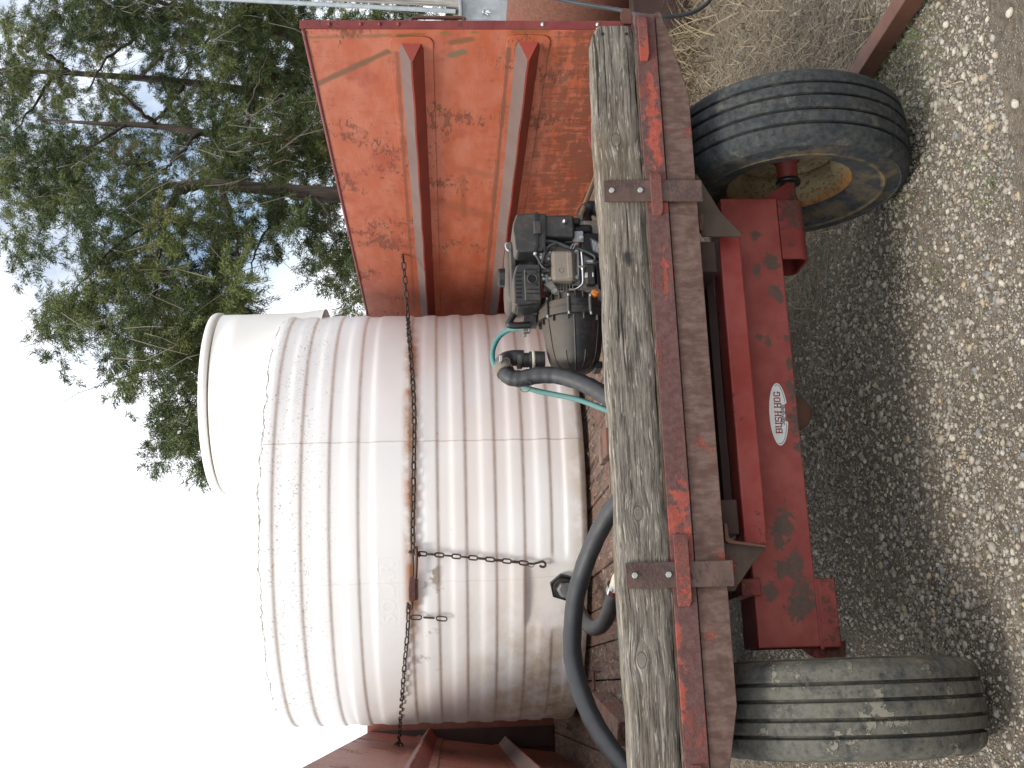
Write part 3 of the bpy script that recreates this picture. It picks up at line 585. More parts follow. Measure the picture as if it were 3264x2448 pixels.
# near-end sill: an angle on top, a plate with cut corners below, keeper straps
S = MB(); S.box((-.46, 3.058, .926), (2.035, 3.13, .992)); sill = S.build('end_sill', M['sill'], wagon, .003, 2)
lowp = [(-.46, .905), (-.36, .898), (-.07, .838), (1.755, .835), (2.05, .905), (2.045, .923), (-.46, .923)]
MB().prism([(x, 3.066, z) for x, z in lowp], (0, .012, 0)).build('sill_plate', M['sill_low'], wagon, .002, 1)
MB().box((-.46, 3.062, .992), (1.98, 3.16, .9985)).build('packing_board', wood_mat('packing_wood', (.22, .17, .13), (.06, .045, .035)), wagon, .001, 1)
for x0, x1, zt, zb in ((1.865, 2.02, .985, .955), (1.345, 1.485, .980, .946), (.195, .392, .984, .944), (-.46, -.215, .980, .945)):
    n_ = 14; prof = []
    for i in range(n_+1):
        t = i/n_; e = min(t, 1-t)*(x1-x0); y = 3.0405+(.012 if e < .004 else .004 if e < .018 else 0); h = 1 if e > .012 else (.72 if e < .004 else .92)
        prof.append((x0+(x1-x0)*t, y, h))
    m = MB(); zm = (zt+zb)/2; hh = (zt-zb)/2; vs = []
    for x, y, h in prof: vs += [(x, y, zm+hh*h), (x, y, zm-hh*h), (x, y+.0085, zm-hh*h), (x, y+.0085, zm+hh*h)]
    fs = [(0, 1, 2, 3), tuple(range(4*n_, 4*n_+4))[::-1]]+[(i*4+k, (i+1)*4+k, (i+1)*4+(k+1) % 4, i*4+(k+1) % 4) for i in range(n_) for k in range(4)]
    m.add(vs, fs).build('keeper_strap', M['tab'], sill, .0018, 2)
# gussets from sill to bolster
def gus(pts, Y, th, name, mat, bev=.001): return MB().prism([P(a, b, Y=Y) for a, b in pts], (0, th, 0)).build(name, mat, wagon, bev, 1)
M['gusset'] = paint('gusset_rust', (.095, .062, .042), (.065, .042, .028), (.25, .035, .02), .40, 9, speck=.5)
gus([(2205, 545), (2225, 560), (2300, 680), (2362, 742), (2362, 754), (2240, 754), (2205, 700)], 3.14, .006, 'gusset', M['gusset'])
gus([(2300, 1726), (2316, 1730), (2444, 1745), (2398, 1800), (2352, 1866), (2342, 1884), (2300, 1884)], 3.12, .006, 'gusset', M['gusset'])
gus([(2308, 1668), (2318, 1668), (2324, 1712), (2334, 1722), (2444, 1738), (2444, 1745), (2322, 1731), (2312, 1722)], 3.10, .03, 'gusset_lip', M['tube_rust'])
gus([(2228, 690), (2240, 680), (2244, 684), (2243, 730), (2238, 738), (2230, 728)], 3.10, .02, 'gusset_lip', M['tube_rust'])
MB().box((.375, 3.20, .676), (1.345, 3.292, .744)).build('bolster', M['bright_red'], wagon, .006, 3)
for x in (.45, 1.25): MB().box((x-.05, 3.15, .77), (x+.05, WY1-.02, .925)).build('frame_rail', M['under'], wagon, .004)
for y in (3.3, 4.2, 5.1, 6.0, 6.8): MB().box((-.34, y-.04, .86), (1.98, y+.04, .928)).build('cross_member', M['under'], wagon)
MB().box((.45, 3.30, .745), (1.25, 3.46, .769)).build('bolster_pad', M['under'], wagon)
MB().box((.80, 3.5, .50), (.88, 6.0, .58)).build('reach_pole', M['under'], wagon, .005)
# axle
m = MB(); m.box((.083, 3.30, .515), (1.512, 3.318, .702)); m.box((.083, 3.318, .684), (1.512, 3.47, .702)); m.box((.083, 3.452, .515), (1.512, 3.47, .684)); m.box((.083, 3.318, .56), (.095, 3.452, .684)); m.box((1.5, 3.318, .515), (1.512, 3.452, .684))
axle = m.build('axle', M['axle'], wagon, .005, 3)
MB().box((.235, 3.285, .684), (.285, 3.46, .742)).build('axle_lug', M['maroon'], axle, .003)
# end sleeves that hold the spindles
def sleeve(x0, x1, zb, rounded):
    m = MB(); zt = .514
    if rounded:
        r = .047; zcn = zb+r; n = 24; vs = []
        for x in (x0, x1):
            for k in range(n+1): a = math.pi*1.15*k/n-math.pi*1.075; vs.append((x, 3.385+r*1.6*math.cos(a), zcn+r*math.sin(a)))
        o = len(vs)
        for x in (x0, x1):
            for k in range(n+1): a = math.pi*1.15*k/n-math.pi*1.075; vs.append((x, 3.385+(r*1.6-.007)*math.cos(a), zcn+(r-.007)*math.sin(a)))
        k_ = n+1; fs = [(i, i+1, k_+i+1, k_+i) for i in range(n)]+[(o+i, o+k_+i, o+k_+i+1, o+i+1) for i in range(n)]+[(i, o+i, o+i+1, i+1) for i in range(n)]+[(k_+i, k_+i+1, o+k_+i+1, o+k_+i) for i in range(n)]
        m.add(vs, fs, True)
    else: m.box((x0, 3.306, zb), (x1, 3.46, zt)); m.box((x0-.0, 3.296, zb+.004), (x1-.001, 3.3055, zt-.004))
    return m
ol_ = [(3.300, .514)]+[(3.300+.03-.03*math.cos(a), .455-.030*math.sin(a)) for a in np.linspace(0, math.pi/2, 7)]+[(3.43+.03*math.sin(a), .455-.030*math.cos(a)) for a in np.linspace(0, math.pi/2, 7)]+[(3.460, .514)]
il_ = [(3.307, .514)]+[(3.307+.023-.023*math.cos(a), .455-.023*math.sin(a)) for a in np.linspace(0, math.pi/2, 7)]+[(3.43+.023*math.sin(a), .455-.023*math.cos(a)) for a in np.linspace(0, math.pi/2, 7)]+[(3.453, .514)]
m = MB(); k_ = len(ol_); vs_ = [(x, y, z) for x in (1.300, 1.504) for L_ in (ol_, il_) for y, z in L_]
fs_ = []
for i in range(k_-1): fs_ += [(i, i+1, 2*k_+i+1, 2*k_+i), (k_+i, 3*k_+i, 3*k_+i+1, k_+i+1), (i, k_+i, k_+i+1, i+1), (2*k_+i, 2*k_+i+1, 3*k_+i+1, 3*k_+i)]
fs_ += [(0, 2*k_, 3*k_, k_), (k_-1, 2*k_-1, 4*k_-1, 3*k_-1)]
sl1 = m.add(vs_, fs_, True).build('spindle_sleeve', M['maroon'], axle); sl1.data.set_sharp_from_angle(angle=R_(40))
sleeve(.080, .283, .452, False).build('spindle_sleeve', M['maroon'], axle, .006, 3)
MB().box((.075, 3.296, .508), (.283, 3.3, .52)).build('weld_lip', M['maroon'], axle, .002)
WC = (3.37, .447)
for sx, xa, xb in ((1, 1.505, 1.64), (-1, .09, -.04)):
    m = MB(); m.tube([(xa-sx*.01, WC[0], .452), (xa+sx*.05, WC[0], .450), (xb, WC[0], WC[1])], .024, 16, rr=[.033, .024, .021])
    m.prism([(xa, WC[0]-.04, .575), (xa+sx*.028, WC[0]-.04, .540), (xa+sx*.055, WC[0]-.04, .495), (xa+sx*.075, WC[0]-.04, .465), (xa+sx*.075, WC[0]-.04, .44), (xa, WC[0]-.04, .44)], (0, .012, 0))
    m.build('spindle', M['maroon'], axle)
lug = P(2590, 1315, Y=3.36)
MB().lathe([(0, -.012), (.052, -.012), (.058, -.006), (.058, .006), (.052, .012), (0, .012)], (lug.x, 3.36, .512), 'Y', 28).build('tongue_pivot', M['tube_rust'], axle)
# oval decal on the axle, torn at the lower right
DX, DZ, DA, DB = P(2482, 1320, Y=3.299).x, P(2482, 1320, Y=3.299).z, .099, .0290
def ell(a, b, n=64): return [(a*math.cos(2*math.pi*k/n), b*math.sin(2*math.pi*k/n)) for k in range(n)]
tilt = -.030
def dpt(x, z, y): return (DX+x*math.cos(tilt)-z*math.sin(tilt), y, DZ+x*math.sin(tilt)+z*math.cos(tilt))
def torn(pts, cut=lambda x: 0):
    out = []
    for x, z in pts:
        lim = -1 if not (-.025 < x < .035) else -.0195+.0022*math.sin(x*900)+.0016*math.sin(x*333)
        out.append((x, max(z, lim)))
    return out
dense = ell(DA, DB, 220)
dm = MB(); pts = torn(dense); dm.add([dpt(x, z, 3.2990) for x, z in pts], [tuple(range(len(pts)))])
decal = dm.build('decal', flat('decal_white', (.60, .63, .61), .45, 0, .25, 30, 0), axle)
lm = MB(); lm2 = MB(); a0 = ell(DA*.955, DB*.86, 220); a1 = ell(DA*.935, DB*.80, 220)
for k in range(220):
    i, j = k, (k+1) % 220; an = 360*k/220
    q4 = [a0[i], a0[j], a1[j], a1[i]]
    if (15 < an < 165) or any((-.027 < x < .037) and z < 0 for x, z in q4) : continue
    (lm if a0[i][0] > 0 else lm2).add([dpt(x, z, 3.2984) for x, z in q4], [(0, 3, 2, 1)])
dl2 = flat('decal_grey_line', (.05, .07, .09), .5, 0, .4, 60, 0); lm2.build('decal_line', dl2, decal)
lm.build('decal_line', flat('decal_grey', (.05, .07, .09), .5, 0, .4, 60, 0), decal)
def text_mesh(body, size, shear=0, bold=0, spacing=1):
    cu = bpy.data.curves.new('lettering', 'FONT'); cu.body = body; cu.size = size; cu.shear = shear; cu.offset = bold; cu.align_x = 'CENTER'; cu.align_y = 'CENTER'; cu.space_character = spacing
    o = bpy.data.objects.new('lettering', cu); C.objects.link(o); bpy.context.view_layer.update()
    me = bpy.data.meshes.new_from_object(o.evaluated_get(bpy.context.evaluated_depsgraph_get())); vs = [tuple(v.co) for v in me.vertices]; fs = [tuple(p.vertices) for p in me.polygons]
    bpy.data.objects.remove(o); bpy.data.curves.remove(cu); bpy.data.meshes.remove(me); return vs, fs
def put_text(name, body, size, x, z, sx, mat, **k):
    vs, fs = text_mesh(body, size, **k); MB().add([dpt(x+v[0]*sx, z+v[1], 3.2980) for v in vs], fs).build(name, mat, decal)
M['dred'] = flat('decal_red', (.25, .015, .018), .5, 0, .4, 90, 0); M['dblk'] = flat('decal_black', (.03, .045, .055), .5, 0, .3, 90, 0)
GL = {'B': [(0, 0, .22, 1), (-.1, 0, .8, .14), (-.1, .43, .8, .57), (-.1, .86, .8, 1), (.68, .08, .92, .48), (.66, .52, .88, .92)], 'U': [(0, .1, .22, 1), (.68, .1, .90, 1), (.12, 0, .78, .16), (-.1, .88, .32, 1), (.58, .88, 1, 1)],
      'S': [(.08, 0, .82, .15), (.68, .1, .9, .5), (.08, .43, .82, .58), (0, .5, .22, .9), (.08, .85, .82, 1), (-.02, .0, .12, .26), (.76, .74, .9, 1)], 'H': [(0, 0, .22, 1), (.68, 0, .9, 1), (.1, .43, .8, .58), (-.1, 0, .32, .12), (-.1, .88, .32, 1), (.58, 0, 1, .12), (.58, .88, 1, 1)],
      'O': [(0, .12, .22, .88), (.68, .12, .9, .88), (.12, 0, .78, .16), (.12, .84, .78, 1)], 'G': [(0, .12, .22, .88), (.12, 0, .8, .16), (.12, .84, .78, 1), (.68, .08, .9, .46), (.5, .36, .98, .48), (.68, .70, .9, .92)]}
xx_ = -.0600; hh_ = .0215; ww_ = .0145
for chh in 'BUSH HOG':
    if chh == ' ': xx_ += .0085; continue
    m = MB()
    for k, (x0, z0, x1, z1) in enumerate(GL[chh]): m.add([dpt(xx_+a*ww_/.9, -.0085+b*hh_, 3.2982-k*.00004) for a, b in ((x0, z0), (x1, z0), (x1, z1), (x0, z1))], [(0, 1, 2, 3)])
    m.build('red_letter', M['dred'], decal); xx_ += .0180 if chh != ' ' else 0
put_text('script_lettering', 'Stan-hoist', .0185, -.003, -.0115, .92, M['dblk'], shear=.5, bold=.0002, spacing=.95)

# wheels
M['tyreR'] = tyre_mat('tyre_rubber', .12); M['tyreL'] = tyre_mat('muddy_tyre_rubber', 1.0); M['rimm'] = rim_mat()
def tyre_profile():
    R = .395; half = [(.205, .095), (.212, .104), (.225, .112), (.250, .124), (.285, .131), (.300, .134), (.304, .1365), (.308, .134), (.335, .131), (.352, .127), (.356, .1295), (.362, .124), (.374, .117)]
    tread = []
    edges = [-.108, -.074, -.063, -.030, -.019, .019, .030, .063, .074, .108]
    crown = lambda x: R-.013*(x/.11)**2
    pts = [(r, -x) for r, x in half]
    pts.append((crown(.108)-.004, -.1115))
    for i in range(0, 10, 2):
        a, b = edges[i], edges[i+1]
        if i > 0: pts.append((crown(a)-.016, a-.002))
        pts += [(crown(a)-.0015, a), (crown(a), a+.002)]
        n = 3
        for k in range(1, n): x = a+(b-a)*k/n; pts.append((crown(x), x))
        pts += [(crown(b), b-.002), (crown(b)-.0015, b)]
        if i < 8: pts.append((crown(b)-.016, b+.002))
    pts.append((crown(.108)-.004, .1115)); pts += [(r, x) for r, x in half[::-1]]
    return pts
tp = tyre_profile()
def wheel(cx, side, tmat, lab, wy=None):
    """side +1: inside of the wheel looks to -X"""
    wy = wy or WC[0]
    e = bpy.data.objects.new('wheel', None); C.objects.link(e); e.parent = wagon; e.location = Vector((cx, wy, WC[1]))-wagon.location; e['label'] = lab
    def mk(name, prof, mat, n=96):
        m = MB().lathe(prof, (0, 0, 0), 'X', n); me = bpy.data.meshes.new(name); me.from_pydata(m.v, [], m.f); me.update(); me.polygons.foreach_set('use_smooth', [True]*len(me.polygons)); me.materials.append(mat)
        es = me.attributes.new('sharp_edge', 'BOOLEAN', 'EDGE')
        for ed in me.edges:
            pass
        o = bpy.data.objects.new(name, me); C.objects.link(o); o.parent = e; return o
    t = mk('tyre', tp, tmat); t.data.set_sharp_from_angle(angle=R_(38))
    s = side
    rp_ = [(.216, -.088), (.2135, -.094), (.208, -.094), (.205, -.088), (.196, -.070), (.190, -.04), (.172, -.02), (.168, .0), (.168, .02), (.186, .03), (.192, .062), (.204, .082), (.214, .090)]
    disc = [(.168, .015), (.150, .026), (.128, .030), (.108, .014), (.095, .010), (.060, .012), (.058, .018), (0, .02)]
    rm = mk('rim', [(r, x*s) for r, x in rp_], M['rimm'], 72); ds = mk('rim_disc', [(r, x*s) for r, x in disc], M['rimm'], 72)
    hub = mk('hub', [(0, -.085*s), (.030, -.085*s), (.034, -.080*s), (.034, -.02*s), (.050, .0), (.052, .01*s), (0, .011*s)], M['maroon'], 32)
    seal = mk('seal', [(.024, -.092*s), (.040, -.092*s), (.042, -.086*s), (.040, -.080*s), (.02, -.08*s)], M['blk3'], 32)
    for o in (t,): pass
    return e
wheel(1.685, 1, M['tyreR'], 'right wheel with cream rim showing its inner side'); wheel(-.088, -1, M['tyreL'], 'left wheel with dried mud on its tread')
wheel(1.685, 1, M['tyreR'], 'far right wheel', 6.0); wheel(-.088, -1, M['tyreR'], 'far left wheel', 6.0)
MB().box((.08, 5.93, .46), (1.52, 6.07, .60)).build('far_axle', M['maroon'], wagon, .005)
MB().tube([(-.05, 6.0, .447), (1.64, 6.0, .447)], .025, 12).build('far_spindle', M['maroon'], wagon)
# emboss on the inner sidewall of the right tyre

# ------------------------------------------------------------------ timber end board with its bolted straps
board = thing('timber_end_board', (.8, 3.06, .998), 'weathered grey timber beam across the wagon end, held by two bolted rusty straps', 'timber beam')
bz0, bz1 = .999, 1.134
knots = [(x-.8, z-.998, r) for x, z, r in []]
for px, py, r in ((2035+12, 465, .012), (1965, 445, .014), (2035, 1635, .013), (2047, 2103, .013), (2125, 690, .01)):
    p = P(px, py, Y=3.058); knots.append((p.x-.8, p.z-.998, r))
M['timber'] = wood_mat('weathered_timber', (.300, .272, .235), (.065, .057, .049), 'X', knots, 1, edge_tones=(.115, .14, .03, .0), oil=(P(2003, 822, Y=3.06).x-.8, P(2003, 822, Y=3.06).z-.998, .030))
n_ = 150; vs = []; sec = [(0, 1, 0), (.0, .93, 0), (.0, .5, 0), (0, .06, 0), (.006, 0, 0), (.5, 0, 0), (1, .02, 0), (1, .98, 0), (.93, 1, 0), (.5, 1, 0), (.08, 1, 0), (.015, .985, 0)]
sec = [(0, .93), (0, .75), (0, .5), (0, .25), (0, .05), (.03, .0), (.5, 0), (1, .02), (1, .96), (.92, 1), (.5, 1), (.10, 1), (.04, .985)]
for i in range(n_+1):
    t = i/n_; x = -.47+(1.992+.47)*t
    wv = .0025*math.sin(x*9)+.0015*math.sin(x*31+1); lo = .0022*math.sin(x*7+2)+.0022*math.sin(x*26); wane = max(0, math.sin(x*5.3+.6))*.006
    chip = max(0, (x-1.955)/.037); chipb = max(0, (x-1.97)/.022)
    for k, (a, b) in enumerate(sec):
        y = 3.0595+.088*a; z = bz0+(bz1-bz0)*b
        top = b > .9
        if top: z += wv-(wane if a < .2 else 0)-chip*.022*(1 if a < .5 else .6)
        if b < .1: z += lo+chipb*.012
        if top and a < .05: y += wane*.8
        y += .0012*math.sin(x*60+k*2.1)*(1 if .1 < b < .9 else .3)
        vs.append((x+(.004*math.sin(k*3.1) if i == n_ else 0), y, z))
ns = len(sec); fs = [(i*ns+k, i*ns+(k+1) % ns, (i+1)*ns+(k+1) % ns, (i+1)*ns+k) for i in range(n_) for k in range(ns)]+[tuple(range(ns))[::-1], tuple(range(n_*ns, (n_+1)*ns))]
tb = MB().add(vs, fs, True).build('timber', M['timber'], board); tb.data.set_sharp_from_angle(angle=R_(30))
for x0, x1 in ((1.390, 1.458), (.246, .316)):
    st = MB().box((x0, 3.0500, .822), (x1, 3.0575, 1.120)).build('metal_strap', M['strap'], board, .0012, 2)
    for z in ((1.103, 1.014) if x0 > 1 else (1.098, 1.006)):
        z_ = z; zz = [P(1949, 600, Y=3.05).z, P(2040, 600, Y=3.05).z] if x0 > 1 else [P(2023, 1836, Y=3.05).z, P(2131, 1836, Y=3.05).z]
        z_ = zz[0] if z > 1.05 else zz[1]
        m = MB(); r = .0088; hexp = [((x0+x1)/2+r*math.cos(math.pi/3*k+.5), 3.0500, z_+r*math.sin(math.pi/3*k+.5)) for k in range(6)]
        m.prism(hexp, (0, -.006, 0)); m.build('bolt', M['bolt'], st, .0008, 2)
for px, py in ((1920, 108), (1996, 108)):
    p = P(px, py, Y=3.058); MB().lathe([(0, -.0002), (.0045, -.0006), (.006, .0)], (p.x, 3.0585, p.z), 'Y', 10).build('bolt_hole', M['blk3'], board)

# ------------------------------------------------------------------ tank
tank = thing('water_tank', (TX, TY, FZ+.02), 'big ribbed white plastic water tank with a round raised lid, standing in the wagon', 'tank')
ZG = [2.328, 2.212, 2.095, 1.976, 1.758, 1.646, 1.528, 1.405, 1.286, 1.173]; TALL = {1.758: .158}
def band(z):
    b = 0.0; d = 0.0
    for g in ZG:
        h = TALL.get(g, .058); u = 1/(1+np.exp(-(z-g)/.0030)); v = 1/(1+np.exp(-(g+h-z)/.0055)); b = np.maximum(b, u*v)
        d = np.maximum(d, np.exp(-((z-(g-.002))/.0045)**2))
    b = np.maximum(b, 1/(1+np.exp((z-1.112)/.0035)))
    b = np.maximum(b, 1/(1+np.exp(-(z-2.39)/.006)))
    return b, d
zs = np.concatenate([np.linspace(1.02, 1.05, 6), np.arange(1.054, 2.352, .0040)])
prof = [(0, 1.02), (.93, 1.02), (.97, 1.021)]
A = np.linspace(0, 2*np.pi, 385)[:-1]
def a_of(px, py): p = PT(px, py); return math.atan2(p.x-TX, -(p.y-TY))
pa0, pa1 = a_of(1780, 1985), a_of(1780, 1800)
rows = []; dr = []
for r, z in prof: rows.append(np.stack([r*np.sin(A), -r*np.cos(A), np.full_like(A, z-1.02)], -1)); dr.append(np.zeros_like(A))
for z in zs:
    b, d = band(z); cor = max(0, (1.05-z)/.03); r = TR-.0062*(1-b)-.028*cor**2
    An = (A+np.pi) % (2*np.pi)-np.pi; sm_ = lambda x: 1/(1+np.exp(-x/.0055))
    inside = sm_(An-pa0)*sm_(pa1-An)*(1/(1+math.exp((z-1.278)/.004)))
    mar = sm_(An-(pa0-.035))*sm_((pa1+.035)-An)*(1 if z < 1.175 else 0)
    rr = r*(1-mar)+(TR-.028*cor**2)*mar
    # flat recessed panel for the outlet
    flatr = (TR-.020)*math.cos((pa1-pa0)/2*.95)/np.cos(np.clip(An-(pa0+pa1)/2, -.4, .4)); flatr = np.maximum(flatr, TR-.040)-.028*cor**2
    rr = rr*(1-inside)+np.minimum(flatr, TR-.016-.028*cor**2)*inside
    rr = rr+.0022*np.sin(An*3+z*4)+.0012*np.sin(An*11+z*9)
    seam = np.exp(-((An-a_of(1400, 1405))/.0035)**2)+.5*np.exp(-((An-a_of(1400, 1855))/.004)**2); rr = rr+.0012*seam
    rows.append(np.stack([rr*np.sin(A), -rr*np.cos(A), np.full_like(A, z-1.02)], -1)); dr.append(np.clip(d*(1-mar)+0, 0, 1)+0*A)
for r, z in ((.999, 2.372), (.985, 2.388), (.955, 2.404), (.90, 2.425), (.79, 2.46), (.60, 2.53), (.45, 2.575), (.29, 2.62), (.12, 2.65), (.001, 2.66)):
    rows.append(np.stack([r*np.sin(A), -r*np.cos(A), np.full_like(A, z-1.02)], -1)); dr.append(np.zeros_like(A))
nr, na = len(rows), len(A); V = np.concatenate(rows); ii = np.arange(nr*na).reshape(nr, na); jj = np.roll(ii, -1, 1)
Fq = np.stack([ii[:-1], jj[:-1], jj[1:], ii[1:]], -1).reshape(-1, 4)
shell = np_mesh('tank_shell', V, Fq, M['tank'], tank, {'dirt': np.concatenate(dr)}, True)
NX, NY = 1.415, 5.50
neck = MB().lathe([(.47, 2.20), (.452, 2.34), (.446, 2.60), (.446, 2.705), (.40, 2.708)], (NX, NY, 0), 'Z', 96).build('neck', M['tank_plain'], tank)
MB().lathe([(.425, 2.706), (.425, 2.722), (.38, 2.722)], (NX, NY, 0), 'Z', 96).build('lid_gasket', flat('old_gasket', (.38, .31, .17), .8, 0, .5, 20, 0), tank)
MB().lathe([(.40, 2.716), (.450, 2.716), (.456, 2.722), (.456, 2.742), (.450, 2.752), (.40, 2.760), (.001, 2.775)], (NX, NY, 0), 'Z', 96).build('lid', M['tank_plain'], tank)
# raised panel with moulded letters
vs, fs = text_mesh('SOLAR', .085, spacing=1.05); zt = (P(1205, 1890, Y=4.63).z+P(1268, 1890, Y=4.63).z)/2; at_ = a_of(1238, 1893); aw = (a_of(1238, 1785)-a_of(1238, 2003))/2
xmax = max(v[0] for v in vs)
def onT(a, z, r): r += .0022*math.sin(a*3+z*4)+.0012*math.sin(a*11+z*9); return (TX+r*math.sin(a), TY-r*math.cos(a), z)
m = MB(); m.add([onT(at_+v[0]/xmax*aw*.88, zt+v[1]*.95, TR+.0006) for v in vs], fs)
m.build('moulded_lettering', M['tank_plain'], tank)
m = MB(); k = 20; rim_ = [(aw, .042), (-aw, .042), (-aw, -.042), (aw, -.042)]
for z_ in (.042, -.042): m.tube([onT(at_-aw+2*aw*i/k, zt+z_, TR-.0003) for i in range(k+1)], .0008, 5)
for s_ in (-1, 1): m.tube([onT(at_+s_*aw, zt+.042*j/4, TR-.0003) for j in range(-4, 5)], .0008, 5)
m.build('moulded_frame', M['tank_plain'], tank)
# outlet fitting
oc = PT(1795, 1868, TR-.02); nrm = Vector((oc.x-TX, oc.y-TY, 0)).normalized(); tg_ = Vector((-nrm.y, nrm.x, 0)); up_ = Vector((0, 0, 1))
def hexn(c, r, d, rot=.2, n=6): return [c+r*(math.cos(rot+2*math.pi*k/n)*tg_+math.sin(rot+2*math.pi*k/n)*up_) for k in range(n)]
bk = MB().prism(hexn(oc, .060, 0), nrm*.022).build('bulkhead_nut', M['blk3'], tank, .003)
m = MB(); rings = []; 
def cyl(c, r, d, n=24): return MB().tube([c, c+d], r, n)
cyl(oc+nrm*.02, .044, nrm*.010).build('bulkhead_ring', M['blk'], tank)
MB().prism(hexn(oc+nrm*.03, .031, 0, .5), nrm*.018).build('outlet_nut', M['alu'], tank, .002)
MB().tube([oc+nrm*.046, oc+nrm*.060], .0265, 20).build('hose_clamp', M['galv'], tank)

# ------------------------------------------------------------------ chains
def link_mesh(name, L_, W_, r):
    """open oval link along Z"""
    m = MB(); n = 16; path = []
    hs = (L_-W_)/2
    for k in range(n):
        a = 2*math.pi*k/n; x = (W_/2-r)*math.cos(a); z = (W_/2-r)*math.sin(a)+(hs if math.sin(a) > 1e-6 else -hs if math.sin(a) < -1e-6 else 0)
        path.append(Vector((x, 0, z)))
    s = 6; vs = []
    for i, p in enumerate(path):
        t = (path[(i+1) % n]-path[i-1]).normalized(); o = Vector((0, 1, 0)); b = t.cross(o)
        for k in range(s): a = 2*math.pi*k/s; vs.append(p+r*(math.cos(a)*o+math.sin(a)*b))
    fs = [(i*s+k, i*s+(k+1) % s, ((i+1) % n)*s+(k+1) % s, ((i+1) % n)*s+k) for i in range(n) for k in range(s)]
    me = bpy.data.meshes.new(name); me.from_pydata([tuple(v) for v in vs], [], fs); me.update(); me.polygons.foreach_set('use_smooth', [True]*len(me.polygons)); me.materials.append(M['chain']); return me
def chain(root, path, pitch, me, out=None, roll0=0):
    pts = [Vector(p) for p in path]; d = [0]
    for a, b in zip(pts, pts[1:]): d.append(d[-1]+(b-a).length)
    def at(s):
        for i in range(len(pts)-1):
            if s <= d[i+1] or i == len(pts)-2: t = (s-d[i])/(d[i+1]-d[i]); return pts[i].lerp(pts[i+1], t), (pts[i+1]-pts[i]).normalized()
    n = int(d[-1]/pitch)
    for i in range(n):
        p, t = at((i+.5)*d[-1]/n); ref = Vector(out(p)) if out else Vector((0, -1, 0))
        y = (ref-t*ref.dot(t)).normalized(); x = y.cross(t)
        a = (math.pi/4 if i % 2 else -math.pi/4)+roll0+random.uniform(-.18, .18)
        if out is None: a = (math.pi/2 if i % 2 else 0)+roll0+random.uniform(-.15, .15)
        X_, Y_ = x*math.cos(a)+y*math.sin(a), -x*math.sin(a)+y*math.cos(a)
        o = bpy.data.objects.new('link', me); C.objects.link(o); o.parent = root
        mt = Matrix((X_, Y_, t)).transposed().to_4x4(); mt.translation = p-root.location; o.matrix_local = mt
    return n
outw = lambda p: Vector((p.x-TX, p.y-TY, 0)).normalized()
big = link_mesh('link', .046, .027, .0042); med = link_mesh('link', .046, .022, .0032); small = link_mesh('link', .050, .024, .0030); fine_ = link_mesh('link', .044, .024, .0036)
hook0 = P(1284, 814, X=1.992)
path = [hook0]; tgt = PT(1300, 1012, TR+.012)
for k in range(1, 5): path.append(hook0.lerp(tgt, k/5))
for py, px in ((1012, 1300), (1060, 1303), (1110, 1307), (1160, 1311), (1210, 1315), (1270, 1318), (1330, 1320), (1390, 1320), (1450, 1319), (1510, 1318), (1570, 1317), (1630, 1316), (1690, 1315), (1758, 1316)): path.append(PT(px, py, TR+.010))
ch = thing('tie_down_chain', path[8], 'long heavy rusty chain stretched across the tank from the right wall', 'chain'); chain(ch, path, .0335, big, outw)
MB().tube([hook0+Vector((.01, 0, 0)), hook0+Vector((-.012, 0, .006)), hook0+Vector((-.014, 0, -.004))], .004, 8).build('anchor', M['chain'], ch)
# left chain
lh = P(1270, 2378, X=-.262)
path = [PT(1302, 1928, TR+.014)]+[PT(px, py, TR+.012) for px, py in ((1301, 1965), (1299, 2010), (1295, 2060), (1290, 2110), (1286, 2160), (1282, 2210))]
pe = path[-1]
for k in range(1, 6): path.append(pe.lerp(lh, k/5))
lc = thing('tie_down_chain', path[3], 'thinner long-linked rusty chain from the binder to the left wall', 'chain'); chain(lc, path, .0385, med, lambda p: Vector((-.12, -1, 0)), .1)
t_ = link_mesh('link', .052, .042, .006); o = bpy.data.objects.new('anchor_ring', t_); C.objects.link(o); o.parent = lc; o.location = lh-lc.location; o.rotation_euler = (0, 0, R_(8))
# hanging chain with hook
path = [PT(x, y, TR+.016) for x, y in ((1333, 1764), (1400, 1769), (1460, 1774), (1520, 1779), (1580, 1785), (1640, 1791), (1682, 1796))]
hc = thing('hanging_chain', path[0], 'chain hanging straight down the tank from the binder, ending in a hook', 'chain'); chain(hc, path, .0335, fine_, outw, .4)
hp = [PT(x, y, TR+.016) for x, y in ((1684, 1796), (1700, 1797), (1716, 1793), (1730, 1790), (1738, 1796), (1737, 1805), (1728, 1807), (1720, 1803))]
MB().tube(smooth_path(hp, 4), .005, 8, rr=None).build('hook', M['chain'], hc)
MB().tube(smooth_path([PT(x, y, TR+.02) for x, y in ((1682, 1800), (1688, 1806), (1698, 1807), (1703, 1801))], 4), .0015, 6).build('wire', M['chain'], hc)
# short dangling links
path = [PT(x, y, TR+.014) for x, y in ((1306, 1968), (1345, 1968), (1385, 1970), (1428, 1974))]
dc = thing('dangling_chain', path[0], 'three loose chain links dangling below the left end of the binder', 'chain'); chain(dc, path, .042, small, lambda p: outw(p), .55)
